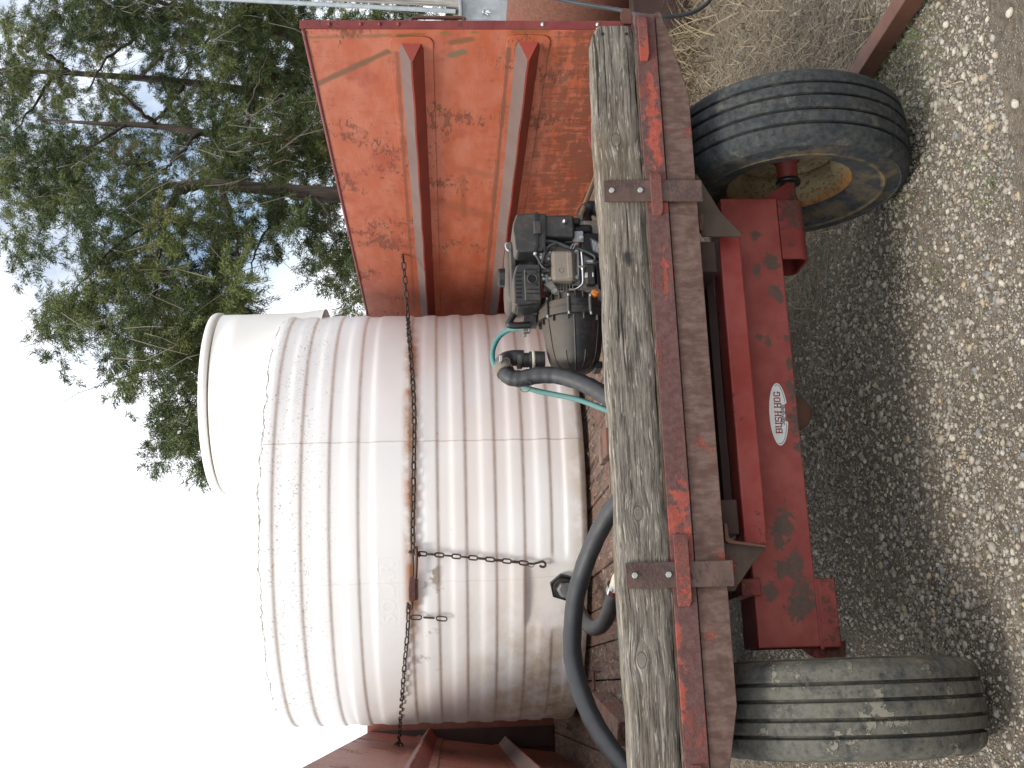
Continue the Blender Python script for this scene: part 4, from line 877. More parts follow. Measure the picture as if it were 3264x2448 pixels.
# lever binder
b0 = PT(1315, 1760, TR+.02); bd = thing('chain_binder', b0, 'rusty folded lever chain binder lying along the tank', 'chain binder')
def pt2(x, y, d=.02): return PT(x, y, TR+d)
MB().tube([pt2(1327, 1750, .03), pt2(1328, 1770, .03), pt2(1327, 1800, .028), pt2(1325, 1843, .028)], .0068, 10).build('rod', M['chain_red'], bd)
MB().tube([pt2(1315, 1752), pt2(1317, 1790), pt2(1316, 1832)], .0045, 8).build('rod', M['chain'], bd)
m = MB()
for dx in (0, .016): pass
pA = [(1304, 1850), (1307, 1838), (1316, 1830), (1326, 1833), (1326, 1908), (1318, 1914), (1304, 1914), (1302, 1880)]
m.prism([pt2(x, y, .016) for x, y in pA][::-1], outw(b0)*.012); m.build('lever', M['chain_red'], bd, .003)
MB().prism([pt2(x, y, .012) for x, y in ((1322, 1842), (1333, 1846), (1334, 1905), (1330, 1912), (1320, 1912))][::-1], outw(b0)*.012).build('lever_channel', M['chain'], bd, .002)
MB().tube(smooth_path([pt2(x, y) for x, y in ((1311, 1912), (1314, 1928), (1310, 1940), (1303, 1940), (1299, 1932), (1300, 1921))], 4), .0048, 8).build('hook', M['chain'], bd)
MB().tube(smooth_path([pt2(x, y) for x, y in ((1303, 1758), (1312, 1762), (1325, 1766), (1333, 1762), (1338, 1768), (1334, 1774))], 4), .006, 8).build('grab_hook', M['chain'], bd)
MB().tube([pt2(1320, 1748, .02), pt2(1332, 1748, .02)], .009, 8).build('pin', M['chain'], bd)

# ------------------------------------------------------------------ engine driven pump standing behind the timber
PYN = 3.36
pump = thing('water_pump', (P(1925, 950, Y=PYN).x, PYN+.1, FZ+.09), 'small petrol engine with a black plastic water pump bolted to its left side', 'pump')
def pb(name, mat, x0, x1, y0, y1, Y, dep, bev=.004, parent=pump, seg=3):
    """box whose front face fills the photo pixels x0..x1, y0..y1 at depth Y"""
    a, b = P(x0, y1, Y=Y), P(x1, y0, Y=Y); c, d = P(x0, y0, Y=Y), P(x1, y1, Y=Y)
    lo = (min((a.x+d.x)/2, (b.x+c.x)/2), Y, min((b.z+d.z)/2, (a.z+c.z)/2)); hi = (max((a.x+d.x)/2, (b.x+c.x)/2), Y+dep, max((b.z+d.z)/2, (a.z+c.z)/2))
    return MB().box(lo, hi).build(name, mat, parent, bev, seg)
def pp(name, mat, pts, Y, dep, bev=.003, parent=pump, seg=2): return MB().prism([P(a, b, Y=Y) for a, b in pts], (0, dep, 0)).build(name, mat, parent, bev, seg)
def pt(name, mat, pts, Y, r, parent=pump, n=10, k=6):
    q = [P(p[0], p[1], Y=(p[2] if len(p) > 2 else Y)) for p in pts]
    return MB().tube(smooth_path(q, k), r, n).build(name, mat, parent)
def bolt(x, y, Y, r=.0055, parent=pump, mat='bolt', h=.006):
    p = P(x, y, Y=Y); m = MB(); m.prism([(p.x+r*math.cos(math.pi/3*k), p.y, p.z+r*math.sin(math.pi/3*k)) for k in range(6)], (0, -h, 0)); m.lathe([(r*1.35, 0), (r*1.35, .0012), (0, .0013)], (p.x, p.y-.0012, p.z), 'Y', 12)
    return m.build('bolt', M[mat], parent, .0006, 1)
# crankcase and cylinder block
pb('crankcase', M['alu'], 1760, 1925, 806, 975, 3.40, .20, .012)
pb('crankcase_cover', M['alu'], 1800, 1925, 900, 978, 3.385, .03, .012)
pb('sump', M['alu'], 1860, 1945, 700, 980, 3.41, .20, .01)
pb('cylinder_block', M['alu'], 1745, 1850, 780, 925, 3.385, .12, .006)
fin_root = pump
for i in range(7): pb('cooling_fin', M['alu'], 1765+i*10, 1768+i*10, 905, 938, 3.372, .05, .001, seg=1)
# valve cover with its four bolts and moulded mark
vc = pb('valve_cover', M['cover'], 1757, 1832, 795, 893, 3.335, .05, .013, seg=4)
pb('valve_cover_flange', M['cover'], 1752, 1836, 790, 898, 3.372, .012, .005)
pb('valve_cover_face', M['cover'], 1808, 1826, 803, 886, 3.331, .01, .004, vc)
p = P(1788, 858, Y=3.334); MB().lathe([(.007, -.0006), (.0085, -.0006), (.0085, .001), (.007, .001)], (p.x-.004, p.y, p.z), 'Y', 16, close=True).build('moulded_mark', M['cover'], vc)
for x, y in ((1753, 808), (1754, 888), (1838, 884), (1838, 802)): bolt(x, y, 3.368, .0055)
# chrome pipe and breather lines
pt('chrome_tube', M['chrome'], [(1853, 800), (1856, 830), (1857, 860), (1858, 900), (1850, 913), (1836, 922), (1814, 924)], 3.345, .0052)
pt('chrome_tube', M['galv'], [(1842, 800), (1843, 850), (1843, 880)], 3.36, .003)
pb('pipe_clip', M['chrome'], 1845, 1864, 846, 853, 3.336, .012, .001)
pt('fuel_line', M['hose'], [(1738, 768), (1765, 770), (1790, 778), (1815, 788), (1845, 792), (1890, 812), (1898, 826), (1893, 835)], 3.335, .0052)
pt('fuel_line', M['hose'], [(1735, 772), (1760, 780), (1790, 785), (1830, 797)], 3.35, .0045)
pt('fuel_line', M['cord'], [(1773, 776), (1752, 785), (1738, 803), (1732, 822), (1727, 840)], 3.335, .0058)
pt('wire_clip', M['galv'], [(1827, 777), (1822, 785), (1818, 793)], 3.326, .0012); pt('wire_clip', M['galv'], [(1834, 777), (1830, 786), (1826, 794)], 3.326, .0012)
pt('spark_plug_lead', M['blk3'], [(1727, 836), (1735, 845), (1748, 846), (1762, 838)], 3.35, .008)
p = P(1727, 822, Y=3.34); MB().tube([p, p+Vector((.0, .02, -.004))], .0075, 12).build('spark_plug', M['galv'], pump)
pt('throttle_lever', M['blk3'], [(1705, 810), (1712, 818), (1720, 832), (1730, 850), (1742, 858)], 3.335, .0055)
p = P(1706, 808, Y=3.33); MB().lathe([(0, -.006), (.005, -.006), (.006, -.003), (.006, .006)], tuple(p), 'Y', 14).build('lever_knob', M['galv'], pump)
pb('carburettor', M['alu'], 1718, 1756, 800, 865, 3.37, .05, .006); pb('carburettor_bowl', M['galv'], 1732, 1755, 868, 915, 3.38, .05, .01)
for x, y in ((1718, 872), (1733, 890), (1753, 806), (1728, 878), (1722, 848), (1748, 826)): bolt(x, y, 3.352, .0042, mat='galv')
pb('linkage', M['galv'], 1738, 1742, 785, 815, 3.345, .004, .0005); pb('linkage', M['galv'], 1722, 1730, 790, 812, 3.35, .01, .002)
# air filter box, its strap and clip, chrome nut, snorkel
af = pp('air_filter_lid', M['blk'], [(1646, 682), (1712, 678), (1740, 680), (1738, 790), (1730, 800), (1650, 803), (1641, 796), (1638, 760), (1633, 735), (1635, 712)], 3.33, .13, .012, seg=4)
pb('air_filter_base', M['blk'], 1728, 1832, 684, 754, 3.335, .13, .010, seg=4)
pp('filter_strap', M['blk3'], [(1704, 676), (1715, 676), (1716, 756), (1718, 778), (1709, 803), (1698, 803), (1708, 776), (1706, 740)], 3.323, .01, .001)
pb('filter_clip', M['blk'], 1702, 1725, 704, 743, 3.318, .012, .002)
pp('filter_seam', M['blk3'], [(1733, 681), (1741, 681), (1740, 800), (1733, 800)], 3.325, .12, .002)
p = P(1799, 707, Y=3.335); MB().lathe([(0, -.014), (.005, -.013), (.0085, -.006), (.009, 0)], tuple(p), 'Y', 20).build('chrome_nut', M['chrome'], pump)
pb('snorkel', M['blk3'], 1826, 1850, 692, 712, 3.35, .03, .007)
pb('intake_neck', M['blk3'], 1826, 1890, 712, 738, 3.37, .05, .012); pb('bracket', M['galv'], 1825, 1860, 735, 770, 3.365, .01, .003); bolt(1851, 757, 3.362, .007); pb('carb_spacer', M['galv'], 1800, 1826, 756, 770, 3.375, .03, .003)
# starter housing and its printed label
bh = pp('starter_housing', M['blk3'], [(1850, 745), (1872, 738), (1905, 742), (1935, 760), (1935, 830), (1885, 815), (1850, 790)], 3.375, .16, .008, seg=3)
pp('label', M['label'], [(1881, 758), (1906, 770), (1912, 780), (1913, 812), (1889, 802), (1885, 780)], 3.3735, .001, 0)
for i in range(5): pp('label_line', M['white'], [(1888+i*4.5, 765+i*3), (1889.5+i*4.5, 766+i*3), (1893.5+i*4.5, 798+i*2.2), (1892+i*4.5, 797+i*2.2)], 3.3731, .0003, 0)
# coil block with white plug ends
pb('ignition_block', M['blk'], 1868, 1897, 840, 905, 3.36, .04, .005)
pb('plug_terminal', M['white'], 1865, 1874, 868, 883, 3.357, .01, .002); pb('plug_terminal', M['white'], 1888, 1892, 868, 882, 3.357, .01, .001); pb('metal_tag', M['galv'], 1870, 1897, 828, 836, 3.35, .008, .0015)
pb('ignition_cover', M['blk3'], 1898, 1925, 835, 930, 3.385, .05, .008)
# orange oil cap
p = P(1896, 934, Y=3.345); oc_ = MB().lathe([(0, -.004), (.010, -.004), (.0125, -.001), (.0125, .012)], tuple(p), 'Y', 24).build('oil_cap', M['orange'], pump)
MB().hexa([tuple(p+Vector(q)) for q in ((-.004, -.014, -.010), (.000, -.014, -.011), (.001, -.002, -.011), (-.003, -.002, -.010), (-.001, -.014, .010), (.004, -.014, .009), (.004, -.002, .009), (.0, -.002, .010))]).build('cap_grip', M['orange'], oc_, .0015)
for x, y in ((1856, 938), (1888, 960), (1823, 938), (1926, 970)): bolt(x, y, 3.383, .0055, mat='galv')
pb('casting_rib', M['alu'], 1770, 1880, 925, 932, 3.365, .04, .002); pb('casting_rib', M['alu'], 1790, 1840, 938, 960, 3.375, .04, .006)
# fuel tank with its cap
pp('fuel_tank', M['blk2'], [(1613, 776), (1622, 762), (1700, 762), (1720, 800), (1720, 960), (1640, 966), (1616, 956), (1612, 900)], 3.42, .17, .016, seg=4)
pb('fuel_tank_lip', M['blk2'], 1626, 1648, 770, 955, 3.40, .20, .006)
cp = P(1612, 885, Y=3.50); m = MB(); pr = [(0, .028), (.026, .028), (.032, .022), (.033, .0), (.026, -.004)]; m.lathe(pr, tuple(cp), 'Z', 9, False); m.build('fuel_cap', M['blk3'], pump, .0015)
pt('hinge', M['galv'], [(1618, 775), (1612, 778), (1614, 792), (1622, 800)], 3.40, .003)
# muffler guard: body, outlet hole, slots and louvres
mg = pp('muffler_guard', M['blk2'], [(1645, 846), (1655, 841), (1720, 841), (1726, 850), (1726, 962), (1714, 966), (1648, 975), (1637, 968), (1635, 880)], 3.335, .10, .008, seg=3)
pb('muffler_face', M['blk'], 1672, 1723, 858, 956, 3.328, .01, .003, mg)
p = P(1697, 888, Y=3.3275); MB().lathe([(.0165, -.002), (.0135, -.002), (.0125, .004), (.0165, .004)], tuple(p), 'Y', 28, close=True).build('outlet_ring', M['blk2'], mg)
MB().lathe([(0, -.0008), (.0125, -.0008)], (p.x, p.y, p.z), 'Y', 24, False).build('outlet_hole', flat('hole_black', (.004, .004, .004), .95, 0, .1), mg)  # flat black disc painted in for the dark inside of the outlet
M['void'] = flat('slot_dark', (.006, .006, .007), .9, 0, .1)
for x in range(6):
    pass
for i in range(7): pb('louvre', M['void'], 1645+0*i, 1664, 866+i*13, 872+i*13, 3.3345, .002, .0006, mg, 1)
for yy in (858, 920, 933): pb('slot', M['void'], 1676 if yy < 900 else 1680, 1712 if yy < 900 else 1720, yy, yy+3.5, 3.3272, .002, .0005, mg, 1)
for x, y in ((1711, 907), (1712, 868), (1676, 872)): bolt(x, y, 3.3275, .0028, mg, 'blk3', .002)
for j in range(3):
    for i in range(5): pb('vent', M['void'], 1668+i*9+j*3, 1672+i*9+j*3, 958+j*8-i*1.2, 963+j*8-i*1.2, 3.336, .003, .0005, mg, 1)
pp('muffler_side', M['blk2'], [(1664, 957), (1722, 948), (1716, 972), (1668, 982), (1648, 980)], 3.345, .08, .004)
pp('bracket_arm', M['alu'], [(1730, 905), (1760, 890), (1782, 925), (1788, 942), (1770, 935)], 3.36, .02, .004); bolt(1768, 928, 3.357, .009, mat='alu')
# pump volute, lathe about the shaft; ribbed joint band with three long bolts
pc = P(1825, 1030, Y=3.45); pcx = lambda py: P(1825, py, Y=3.45).x-pc.x
vol = [(.0, pcx(1194)), (.030, pcx(1192)), (.052, pcx(1186)), (.070, pcx(1173)), (.080, pcx(1155)), (.088, pcx(1125)), (.094, pcx(1085)), (.100, pcx(1045)), (.101, pcx(1030))]
MB().lathe(vol, tuple(pc), 'X', 56).build('volute', M['blk2'], pump)
jb = MB().lathe([(.099, pcx(1030)), (.1145, pcx(1029)), (.1155, pcx(1026)), (.1155, pcx(1008)), (.1135, pcx(1006)), (.1135, pcx(1004)), (.1155, pcx(1002)), (.1150, pcx(986)), (.100, pcx(984)), (.098, pcx(962)), (.09, pcx(955)), (0, pcx(954))], tuple(pc), 'X', 56).build('joint_band', M['blk2'], pump); jb.data.set_sharp_from_angle(angle=R_(30))
for k in range(26):
    a = 2*math.pi*k/26; c_, s_ = math.cos(a), math.sin(a)
    if k % 2 == 0: MB().obox(pc+Vector((pcx(1036), c_*.103, s_*.103)), Vector((.010, 0, 0)), Vector((0, -s_, c_))*.0012, Vector((0, c_, s_))*.007).build('stiffener', M['blk2'], jb)
    MB().obox(pc+Vector((pcx(972), c_*.102, s_*.102)), Vector((.012, 0, 0)), Vector((0, -s_, c_))*.0013, Vector((0, c_, s_))*.009).build('stiffener', M['blk2'], jb)
for a in (math.pi-.85, math.pi-.20, math.pi+.42, math.pi-1.5, math.pi+1.1):
    c_, s_ = math.cos(a), math.sin(a); cc = pc+Vector((0, c_*.118, s_*.118))
    bt = MB().tube([cc+Vector((pcx(1028), 0, 0)), cc+Vector((pcx(982), 0, 0))], .0065, 12).build('long_bolt_boss', M['blk2'], jb)
    MB().tube([cc+Vector((pcx(1036), 0, 0)), cc+Vector((pcx(974), 0, 0))], .0038, 8).build('long_bolt', M['galv'], jb)
# moulded ribs running over the volute
def vr(py): 
    x = pcx(py); 
    for (r0, a0), (r1, a1) in zip(vol, vol[1:]):
        if a0 <= x <= a1 or a1 <= x <= a0: return r0+(r1-r0)*(x-a0)/(a1-a0+1e-9)
    return vol[-1][0]
for a in (math.pi-.98, math.pi-.06, math.pi+.85, math.pi-2.0):
    ps = [pc+Vector((pcx(y), (vr(y)+.001)*math.cos(a), (vr(y)+.001)*math.sin(a))) for y in (1034, 1060, 1090, 1120, 1145, 1165, 1180, 1188)]
    MB().tube(ps, .0028, 6).build('moulded_rib', M['blk2'], pump)
for a in (math.pi-.42, math.pi+.34):
    ps = [pc+Vector((pcx(y), (vr(y)+.0005)*math.cos(a), (vr(y)+.0005)*math.sin(a))) for y in (1138, 1155, 1170, 1184)]
    MB().tube(ps, .002, 6).build('moulded_rib', M['blk2'], pump)
pb('pump_foot', M['blk3'], 1925, 1990, 1012, 1045, 3.42, .12, .004); pb('suction_port', M['blk3'], 1895, 1922, 1150, 1172, 3.42, .08, .006)
# carrying handle
pt('handle', M['blk3'], [(1712, 998), (1690, 996), (1660, 996), (1642, 1000), (1628, 1018), (1622, 1034), (1640, 1038), (1668, 1037), (1690, 1036)], 3.43, .0115)
pb('handle_plate', M['blk2'], 1668, 1710, 1000, 1040, 3.425, .03, .003)
# outlet on top: flange, thread, elbow
fo = P(1697, 1148, Y=3.45)
def zl(prof, c, name, mat, n=32): return MB().lathe(prof, tuple(c), 'Z', n).build(name, mat, pump)
zl([(.028, -.04), (.030, -.004), (.028, .010)], fo, 'outlet_neck', M['blk2']); zl([(.027, -.008), (.033, -.007), (.033, .001), (.027, .003)], fo, 'outlet_flange', M['pvc']); zl([(.0245, .01), (.0235, .014), (.025, .018), (.0235, .022), (.025, .026), (.0235, .030), (.0245, .034)], fo, 'pipe_thread', M['blk'])
pt('elbow', M['blk'], [(1668, 1142, 3.45), (1650, 1141, 3.45), (1626, 1143, 3.45), (1606, 1152, 3.44), (1602, 1172, 3.43), (1610, 1192, 3.42)], 3.45, .0265, n=20)
zl([(.0285, .034), (.0285, .048), (.026, .05)], fo, 'elbow_collar', M['blk'])

# hoses: each a thing
def hose(name, pts, r, mat, label, cat='hose', n=18, ripple=0, k=10):
    q = smooth_path([P(p[0], p[1], Y=p[2]) for p in pts], k)
    rr = [r*(1+ripple*(i % 2)+.02*math.sin(i*.7)) for i in range(len(q))]
    o = MB().tube(q, r, n, rr=rr).build(name, mat); c = q[len(q)//2]; me = o.data; me.transform(Matrix.Translation(-c)); o.location = c
    return tag(o, label, cat)
dh = hose('discharge_hose', [(1606, 1176, 3.425), (1622, 1200, 3.41), (1660, 1207, 3.40), (1720, 1196, 3.38), (1780, 1198, 3.36), (1840, 1215, 3.33), (1895, 1240, 3.30), (1945, 1272, 3.27), (2000, 1310, 3.24)], .0265, M['hose'], 'black ribbed hose curving from the pump outlet down behind the timber', ripple=.03, k=16)
cl = thing('hose_clamp', P(1612, 1170, Y=3.41), 'metal cam clamp with two wire rings on the pump outlet elbow', 'clamp')
a_, b_ = P(1600, 1165, Y=3.43), P(1612, 1186, Y=3.415)
MB().tube([a_, b_], .0295, 24).build('band', M['alu'], cl)
pb('screw_housing', M['galv'], 1591, 1602, 1132, 1152, 3.395, .012, .002, cl)
def ring(c, r, wire, parent, tilt_):
    q = [c+Vector((r*math.cos(a), r*math.sin(a)*math.sin(tilt_), r*math.sin(a)*math.cos(tilt_))) for a in np.linspace(0, 6.283, 29)]
    MB().tube(q, wire, 6, False).build('wire_ring', M['chain'], parent)
ring(P(1612, 1155, Y=3.39), .0150, .0017, cl, .5); ring(P(1675, 1231, Y=3.37), .0185, .0012, cl, .3)
hose('garden_hose', [(1668, 1047, 3.47), (1648, 1047, 3.48), (1620, 1052, 3.50), (1592, 1072, 3.52), (1574, 1105, 3.53), (1570, 1140, 3.53), (1582, 1175, 3.52), (1605, 1200, 3.50), (1640, 1222, 3.47), (1700, 1243, 3.43), (1770, 1258, 3.40), (1840, 1273, 3.36), (1900, 1294, 3.32), (1960, 1318, 3.27), (2010, 1340, 3.25)], .0088, M['teal'], 'thin teal garden hose looping up over the pump outlet', n=14)
fit = thing('hose_fitting', P(1683, 1055, Y=3.46), 'small brass tap joining the teal hose to the pump', 'fitting')
pb('tap_body', M['alu'], 1665, 1690, 1036, 1060, 3.455, .02, .005, fit); pb('tap_handle', M['alu'], 1666, 1678, 1060, 1072, 3.45, .012, .004, fit); pb('tap_nut', M['galv'], 1684, 1692, 1046, 1056, 3.45, .02, .002, fit)
hose('suction_hose', [(2010, 1560, 3.23), (1975, 1598, 3.26), (1945, 1632, 3.30), (1912, 1690, 3.35), (1884, 1750, 3.40), (1858, 1820, 3.44), (1836, 1900, 3.46), (1826, 1990, 3.47), (1824, 2070, 3.46), (1834, 2140, 3.44), (1858, 2220, 3.40), (1890, 2295, 3.36), (1935, 2370, 3.31), (1985, 2435, 3.27), (2050, 2500, 3.24)], .0285, M['hose'], 'thick black hose arching up in front of the tank between timber and floor', n=20)
hose('outlet_hose', [(1806, 1878, 4.58), (1816, 1888, 4.50), (1830, 1915, 4.40), (1850, 1955, 4.25), (1874, 1992, 4.08), (1900, 2002, 3.95), (1925, 1985, 3.85), (1942, 1950, 3.76), (1953, 1915, 3.70), (1962, 1876, 3.66)], .0265, M['hose'], 'black hose looping from the tank outlet to the clamped pipe', n=18)
pf = thing('pipe_fitting', P(1970, 1850, Y=3.63), 'cream plastic pipe fitting with a shiny clamp beside the left strap', 'pipe fitting')
q1, q2 = P(1959, 1884, Y=3.67), P(1964, 1868, Y=3.645); MB().tube([q1, q2], .0290, 24).build('band', M['chrome'], pf)
MB().tube([P(1963, 1872, Y=3.65), P(1975, 1845, Y=3.62), P(1984, 1822, Y=3.6), P(1995, 1800, Y=3.57)], .02, 16, rr=[.022, .026, .019, .019]).build('spigot', M['pvc'], pf); pb('clamp_screw', M['galv'], 1948, 1957, 1866, 1882, 3.63, .012, .002, pf)
hose('filler_hose', [(1935, 690, 3.52), (1905, 668, 3.52), (1880, 664, 3.52), (1862, 682, 3.52), (1866, 712, 3.52), (1880, 740, 3.54)], .0255, M['hose'], 'short grey-black hose elbow right of the engine, against the timber')
hose('drain_hose', [(1985, 1880, 3.30), (1982, 1940, 3.30), (1981, 2020, 3.30), (1988, 2120, 3.29), (1996, 2230, 3.28), (2006, 2300, 3.27)], .010, flat('green_hose', (.05, .10, .085), .5, 0, .4, 14, .0005), 'thin dull green hose lying along the back of the timber')
q = [P(1906, 590, Y=3.6), P(1870, 640, Y=3.45), P(1845, 668, Y=3.40)]
pole_ = [P(1900, 560, Y=3.70), P(1878, 618, Y=3.58), P(1850, 690, Y=3.46)]
o = MB().tube(smooth_path(pole_, 3), .0085, 10).build('wooden_stick', flat('stick_wood', (.32, .24, .15), .8, 0, .4, 40, .001)); c = pole_[1]; o.data.transform(Matrix.Translation(-c)); o.location = c; tag(o, 'pale round stick leaning between the engine and the right wall', 'stick')

# lumber and blocks on the wagon floor
M['lumber'] = wood_mat('grey_lumber', (.27, .22, .16), (.09, .07, .05)); M['redblock'] = wood_mat('red_stained_wood', (.24, .17, .14), (.08, .055, .045), 'X', red=.8)
def lum(name, x0, x1, y0, y1, z0, z1, mat, label, cat='lumber', rot=0, bev=.004):
    c = Vector(((x0+x1)/2, (y0+y1)/2, z0)); m = MB().box((x0-c.x, y0-c.y, 0), (x1-c.x, y1-c.y, z1-z0)); o = m.build(name, mat, None, bev, 2); o.location = c; o.rotation_euler.z = rot
    return tag(o, label, cat)
a_, b_ = P(1925, 1250, Y=3.60), P(1950, 2240, Y=3.60)
lum('grey_timber', .02, 1.32, 3.52, 3.60, 1.001, 1.072, M['lumber'], 'grey squared timber lying on the floor behind the end board')
lum('flat_block', P(1900, 1455, Y=3.5).x, P(1900, 1370, Y=3.5).x, 3.47, 3.66, 1.0735, 1.094, M['redblock'], 'short reddish wood offcut lying flat across the grey timber', 'wood block')
bk_ = [P(1883, 2205, Z=1.075), P(1970, 2300, Z=1.075), P(1964, 2380, Z=1.075), P(1875, 2260, Z=1.075)]
o = MB(); c = sum(bk_, Vector())/4; up4 = [p-c+Vector((0, 0, .0)) for p in bk_]; o = MB().prism([(p.x, p.y, 0) for p in up4][::-1], (0, 0, -.073)).build('wood_block', M['redblock'], None, .004, 2); o.location = c; tag(o, 'angled red stained wood block at the left end of the grey timber', 'wood block')
pin = thing('iron_pin', P(1895, 2140, Z=1.02), 'short rusty iron pin standing on the floor beside the grey timber', 'pin'); MB().tube([P(1892, 2142, Z=1.01), P(1894, 2200, Z=1.02)], .006, 8).build('pin_rod', M['tube_rust'], pin)
o = lum('grey_offcut', 1.30, 1.46, 3.42, 3.55, 1.001, 1.10, M['lumber'], 'stubby grey wood offcut under the right end of the engine', 'wood block', .2)
# bent red steel angle resting against the right wall, just above the timber
rp_ = [P(1902, 405, Y=3.30), P(1886, 360, Y=3.34), P(1876, 395, Y=3.34), P(1876, 455, Y=3.32), P(1890, 475, Y=3.30), P(1910, 470, Y=3.28)]
o = MB().prism([P(a, b, Y=3.30) for a, b in ((1925, 352), (1896, 366), (1880, 395), (1876, 440), (1883, 468), (1900, 474), (1925, 470))], (0, .012, 0)).build('red_bracket', M['maroon'], None, .003, 2); tag(o, 'rounded red steel bracket showing above the timber beside the right wall', 'bracket')
# leaf litter and dried mud on the floor edge
sh = rng.uniform(0, 1, (1500, 2)); lx = sh[:, 0]*2.2-.3; ly = 3.2+sh[:, 1]**1.5*1.6; s0 = rng.uniform(.004, .012, 1500); an = rng.uniform(0, 6.28, 1500)
V = np.stack([np.stack([lx+s0*np.cos(an+k*2.1), ly+s0*.6*np.sin(an+k*2.1), np.full(1500, FZ+.004)+rng.uniform(0, .006, 1500)], -1) for k in range(3)], 1).reshape(-1, 3)
lt = np_mesh('leaf_litter', V, np.arange(4500).reshape(-1, 3), M['thatch'], attr={'tone': np.repeat(rng.uniform(0, 1, 1500), 3)}); tag(lt, 'dry litter scattered over the wagon floor', 'litter', kind='stuff')

# ------------------------------------------------------------------ behind the right wall: pole, box, drum, lines, steel tube
PD = 6.95
pa, pb_ = P(560, -86, Y=PD), P(1750, -26, Y=PD); dv = (pb_-pa)/(pb_.z-pa.z)
base = pa+dv*(G0-pa.z); top = pa+dv*(7.5-pa.z)
M['pole'] = wood_mat('pale_pole_wood', (.46, .44, .41), (.22, .205, .19), 'X')
pole = thing('utility_pole', base, 'pale weathered utility pole behind the right wagon wall', 'utility pole')
def zmat(): 
    n = NT('pole_wood'); g = n.noise(1, 5, .65, n.mapv((30, 30, 1.2))); c = n.mix(n.rng(g, .35, .62), (.20, .185, .17), (.50, .48, .45)); ck = n.rng(n.noise(1, 3, .6, n.mapv((45, 45, .9), (2, 5, 1))), .36, .31); c = n.mix(ck, c, (.05, .045, .04))
    c = n.mix(n.math('MULTIPLY', n.rng(n.noise(2.5, 5, .7), .5, .65), .4), c, (.60, .59, .57)); return n.fin(c, .9, 0, n.bump(g, .01))
MB().tube([base, base.lerp(top, .5), top], .13, 28, rr=[.142, .132, .118]).build('shaft', zmat(), pole)
c0, c1 = P(560, -11, Y=6.80), P(1452, 36, Y=6.80); cd = (c1-c0).normalized()
MB().tube([c0-cd*1.5, c1], .0155, 14).build('conduit', M['galv'], pole)
for t in (.13, .62): q = c0.lerp(c1, t); MB().tube([q-cd*.02, q+cd*.02], .0185, 14).build('coupling', M['galv'], pole)
MB().tube([P(1652, 48, Y=6.80), P(1760, 54, Y=6.80)], .019, 14).build('conduit', M['galv'], pole)
pt('hook_wire', M['galv'], [(1731, 28, 6.75), (1735, 45, 6.7), (1740, 60, 6.7)], 6.7, .005, pole)
bxm = MB(); c_ = P(1560, 46, Y=6.76); zz = (P(1467, 40, Y=6.7).z-P(1655, 50, Y=6.7).z)/2; xx = .085
bo = MB().obox(c_, Vector((xx, 0, 0)), Vector((0, .05, 0)), Vector((dv.x, dv.y, 1)).normalized()*zz).build('electric_box', M['galv'], pole, .003)
MB().obox(c_+Vector((0, -.053, -.008)), Vector((xx*.94, 0, 0)), Vector((0, .004, 0)), Vector((dv.x, dv.y, 1)).normalized()*zz*.86).build('box_lid', M['galv'], pole, .002)
MB().obox(c_+Vector((-.002, -.05, zz+.0)), Vector((xx*1.1, 0, 0)), Vector((0, .058, 0)), Vector((0, 0, .010))).build('box_hood', M['galv'], pole, .003)
q = P(1542, 38, Y=6.69); 
for dx, dz in ((-.035, -.03), (.0, -.035), (-.012, -.045)): MB().tube([q, q+Vector((dx, -.012, dz))], .005, 8).build('latch', M['chrome'], pole)
MB().lathe([(0, -.012), (.012, -.01), (.014, 0)], tuple(q), 'Y', 12).build('latch_knob', M['galv'], pole)
# drum end
dc_ = P(1850, -232, Y=5.75); rD = .405
dr_ = thing('fuel_drum', (dc_.x, 6.4, G0), 'end of a large faded red steel drum in the upper right behind the wall', 'drum')
MB().lathe([(0, -.03), (rD*.5, -.025), (rD-.03, -.005), (rD-.005, .005), (rD, .02), (rD, 1.6), (rD-.02, 1.62), (0, 1.64)], (dc_.x, 5.75, dc_.z), 'Y', 96).build('shell', M['drum'], dr_)
MB().lathe([(rD-.008, -.006), (rD+.006, -.006), (rD+.006, .012), (rD-.008, .012)], (dc_.x, 5.75, dc_.z), 'Y', 96, close=True).build('rim_bead', M['drum'], dr_)
for yy in (6.0, 7.1): MB().box((dc_.x-.5, yy-.06, G0-.02), (dc_.x+.5, yy+.06, dc_.z-rD*.80)).build('cradle', M['under'], dr_, .01)
lp_ = [P(a, b, Y=c) for a, b, c in ((1650, -40, 5.3), (1779, -3, 5.3), (1880, 16, 5.25), (1978, 32, 5.2), (2040, 48, 5.15), (2100, 52, 5.1), (2150, 52, 5.1), (2200, 42, 5.1), (2235, 25, 5.1), (2262, 0, 5.1), (2290, -50, 5.1))]
o = MB().tube(smooth_path(lp_, 8), .0115, 10).build('fuel_line', M['cord']); c = lp_[4]; o.data.transform(Matrix.Translation(-c)); o.location = c; tag(o, 'black rubber line sagging across the drum end and down over the straw', 'hose')
# rusty square tube on the ground beyond the right wheel
ta, tb_ = P(2705, 250, Z=G0+.085), P(2868, -10, Z=G0+.085); td = (tb_-ta).normalized(); ta -= td*1.1; tb_ += td*.8; side_ = Vector((-td.y, td.x, 0)); tm = (ta+tb_)/2
o = MB().obox((0, 0, 0), td*(tb_-ta).length/2, side_*.032, Vector((0, 0, .032))).build('steel_tube', M['tube_rust'], None, .004, 2); o.location = tm+Vector((0, 0, -.034)); tag(o, 'rusty square steel tube lying slanted on the ground beyond the right wheel', 'steel tube')

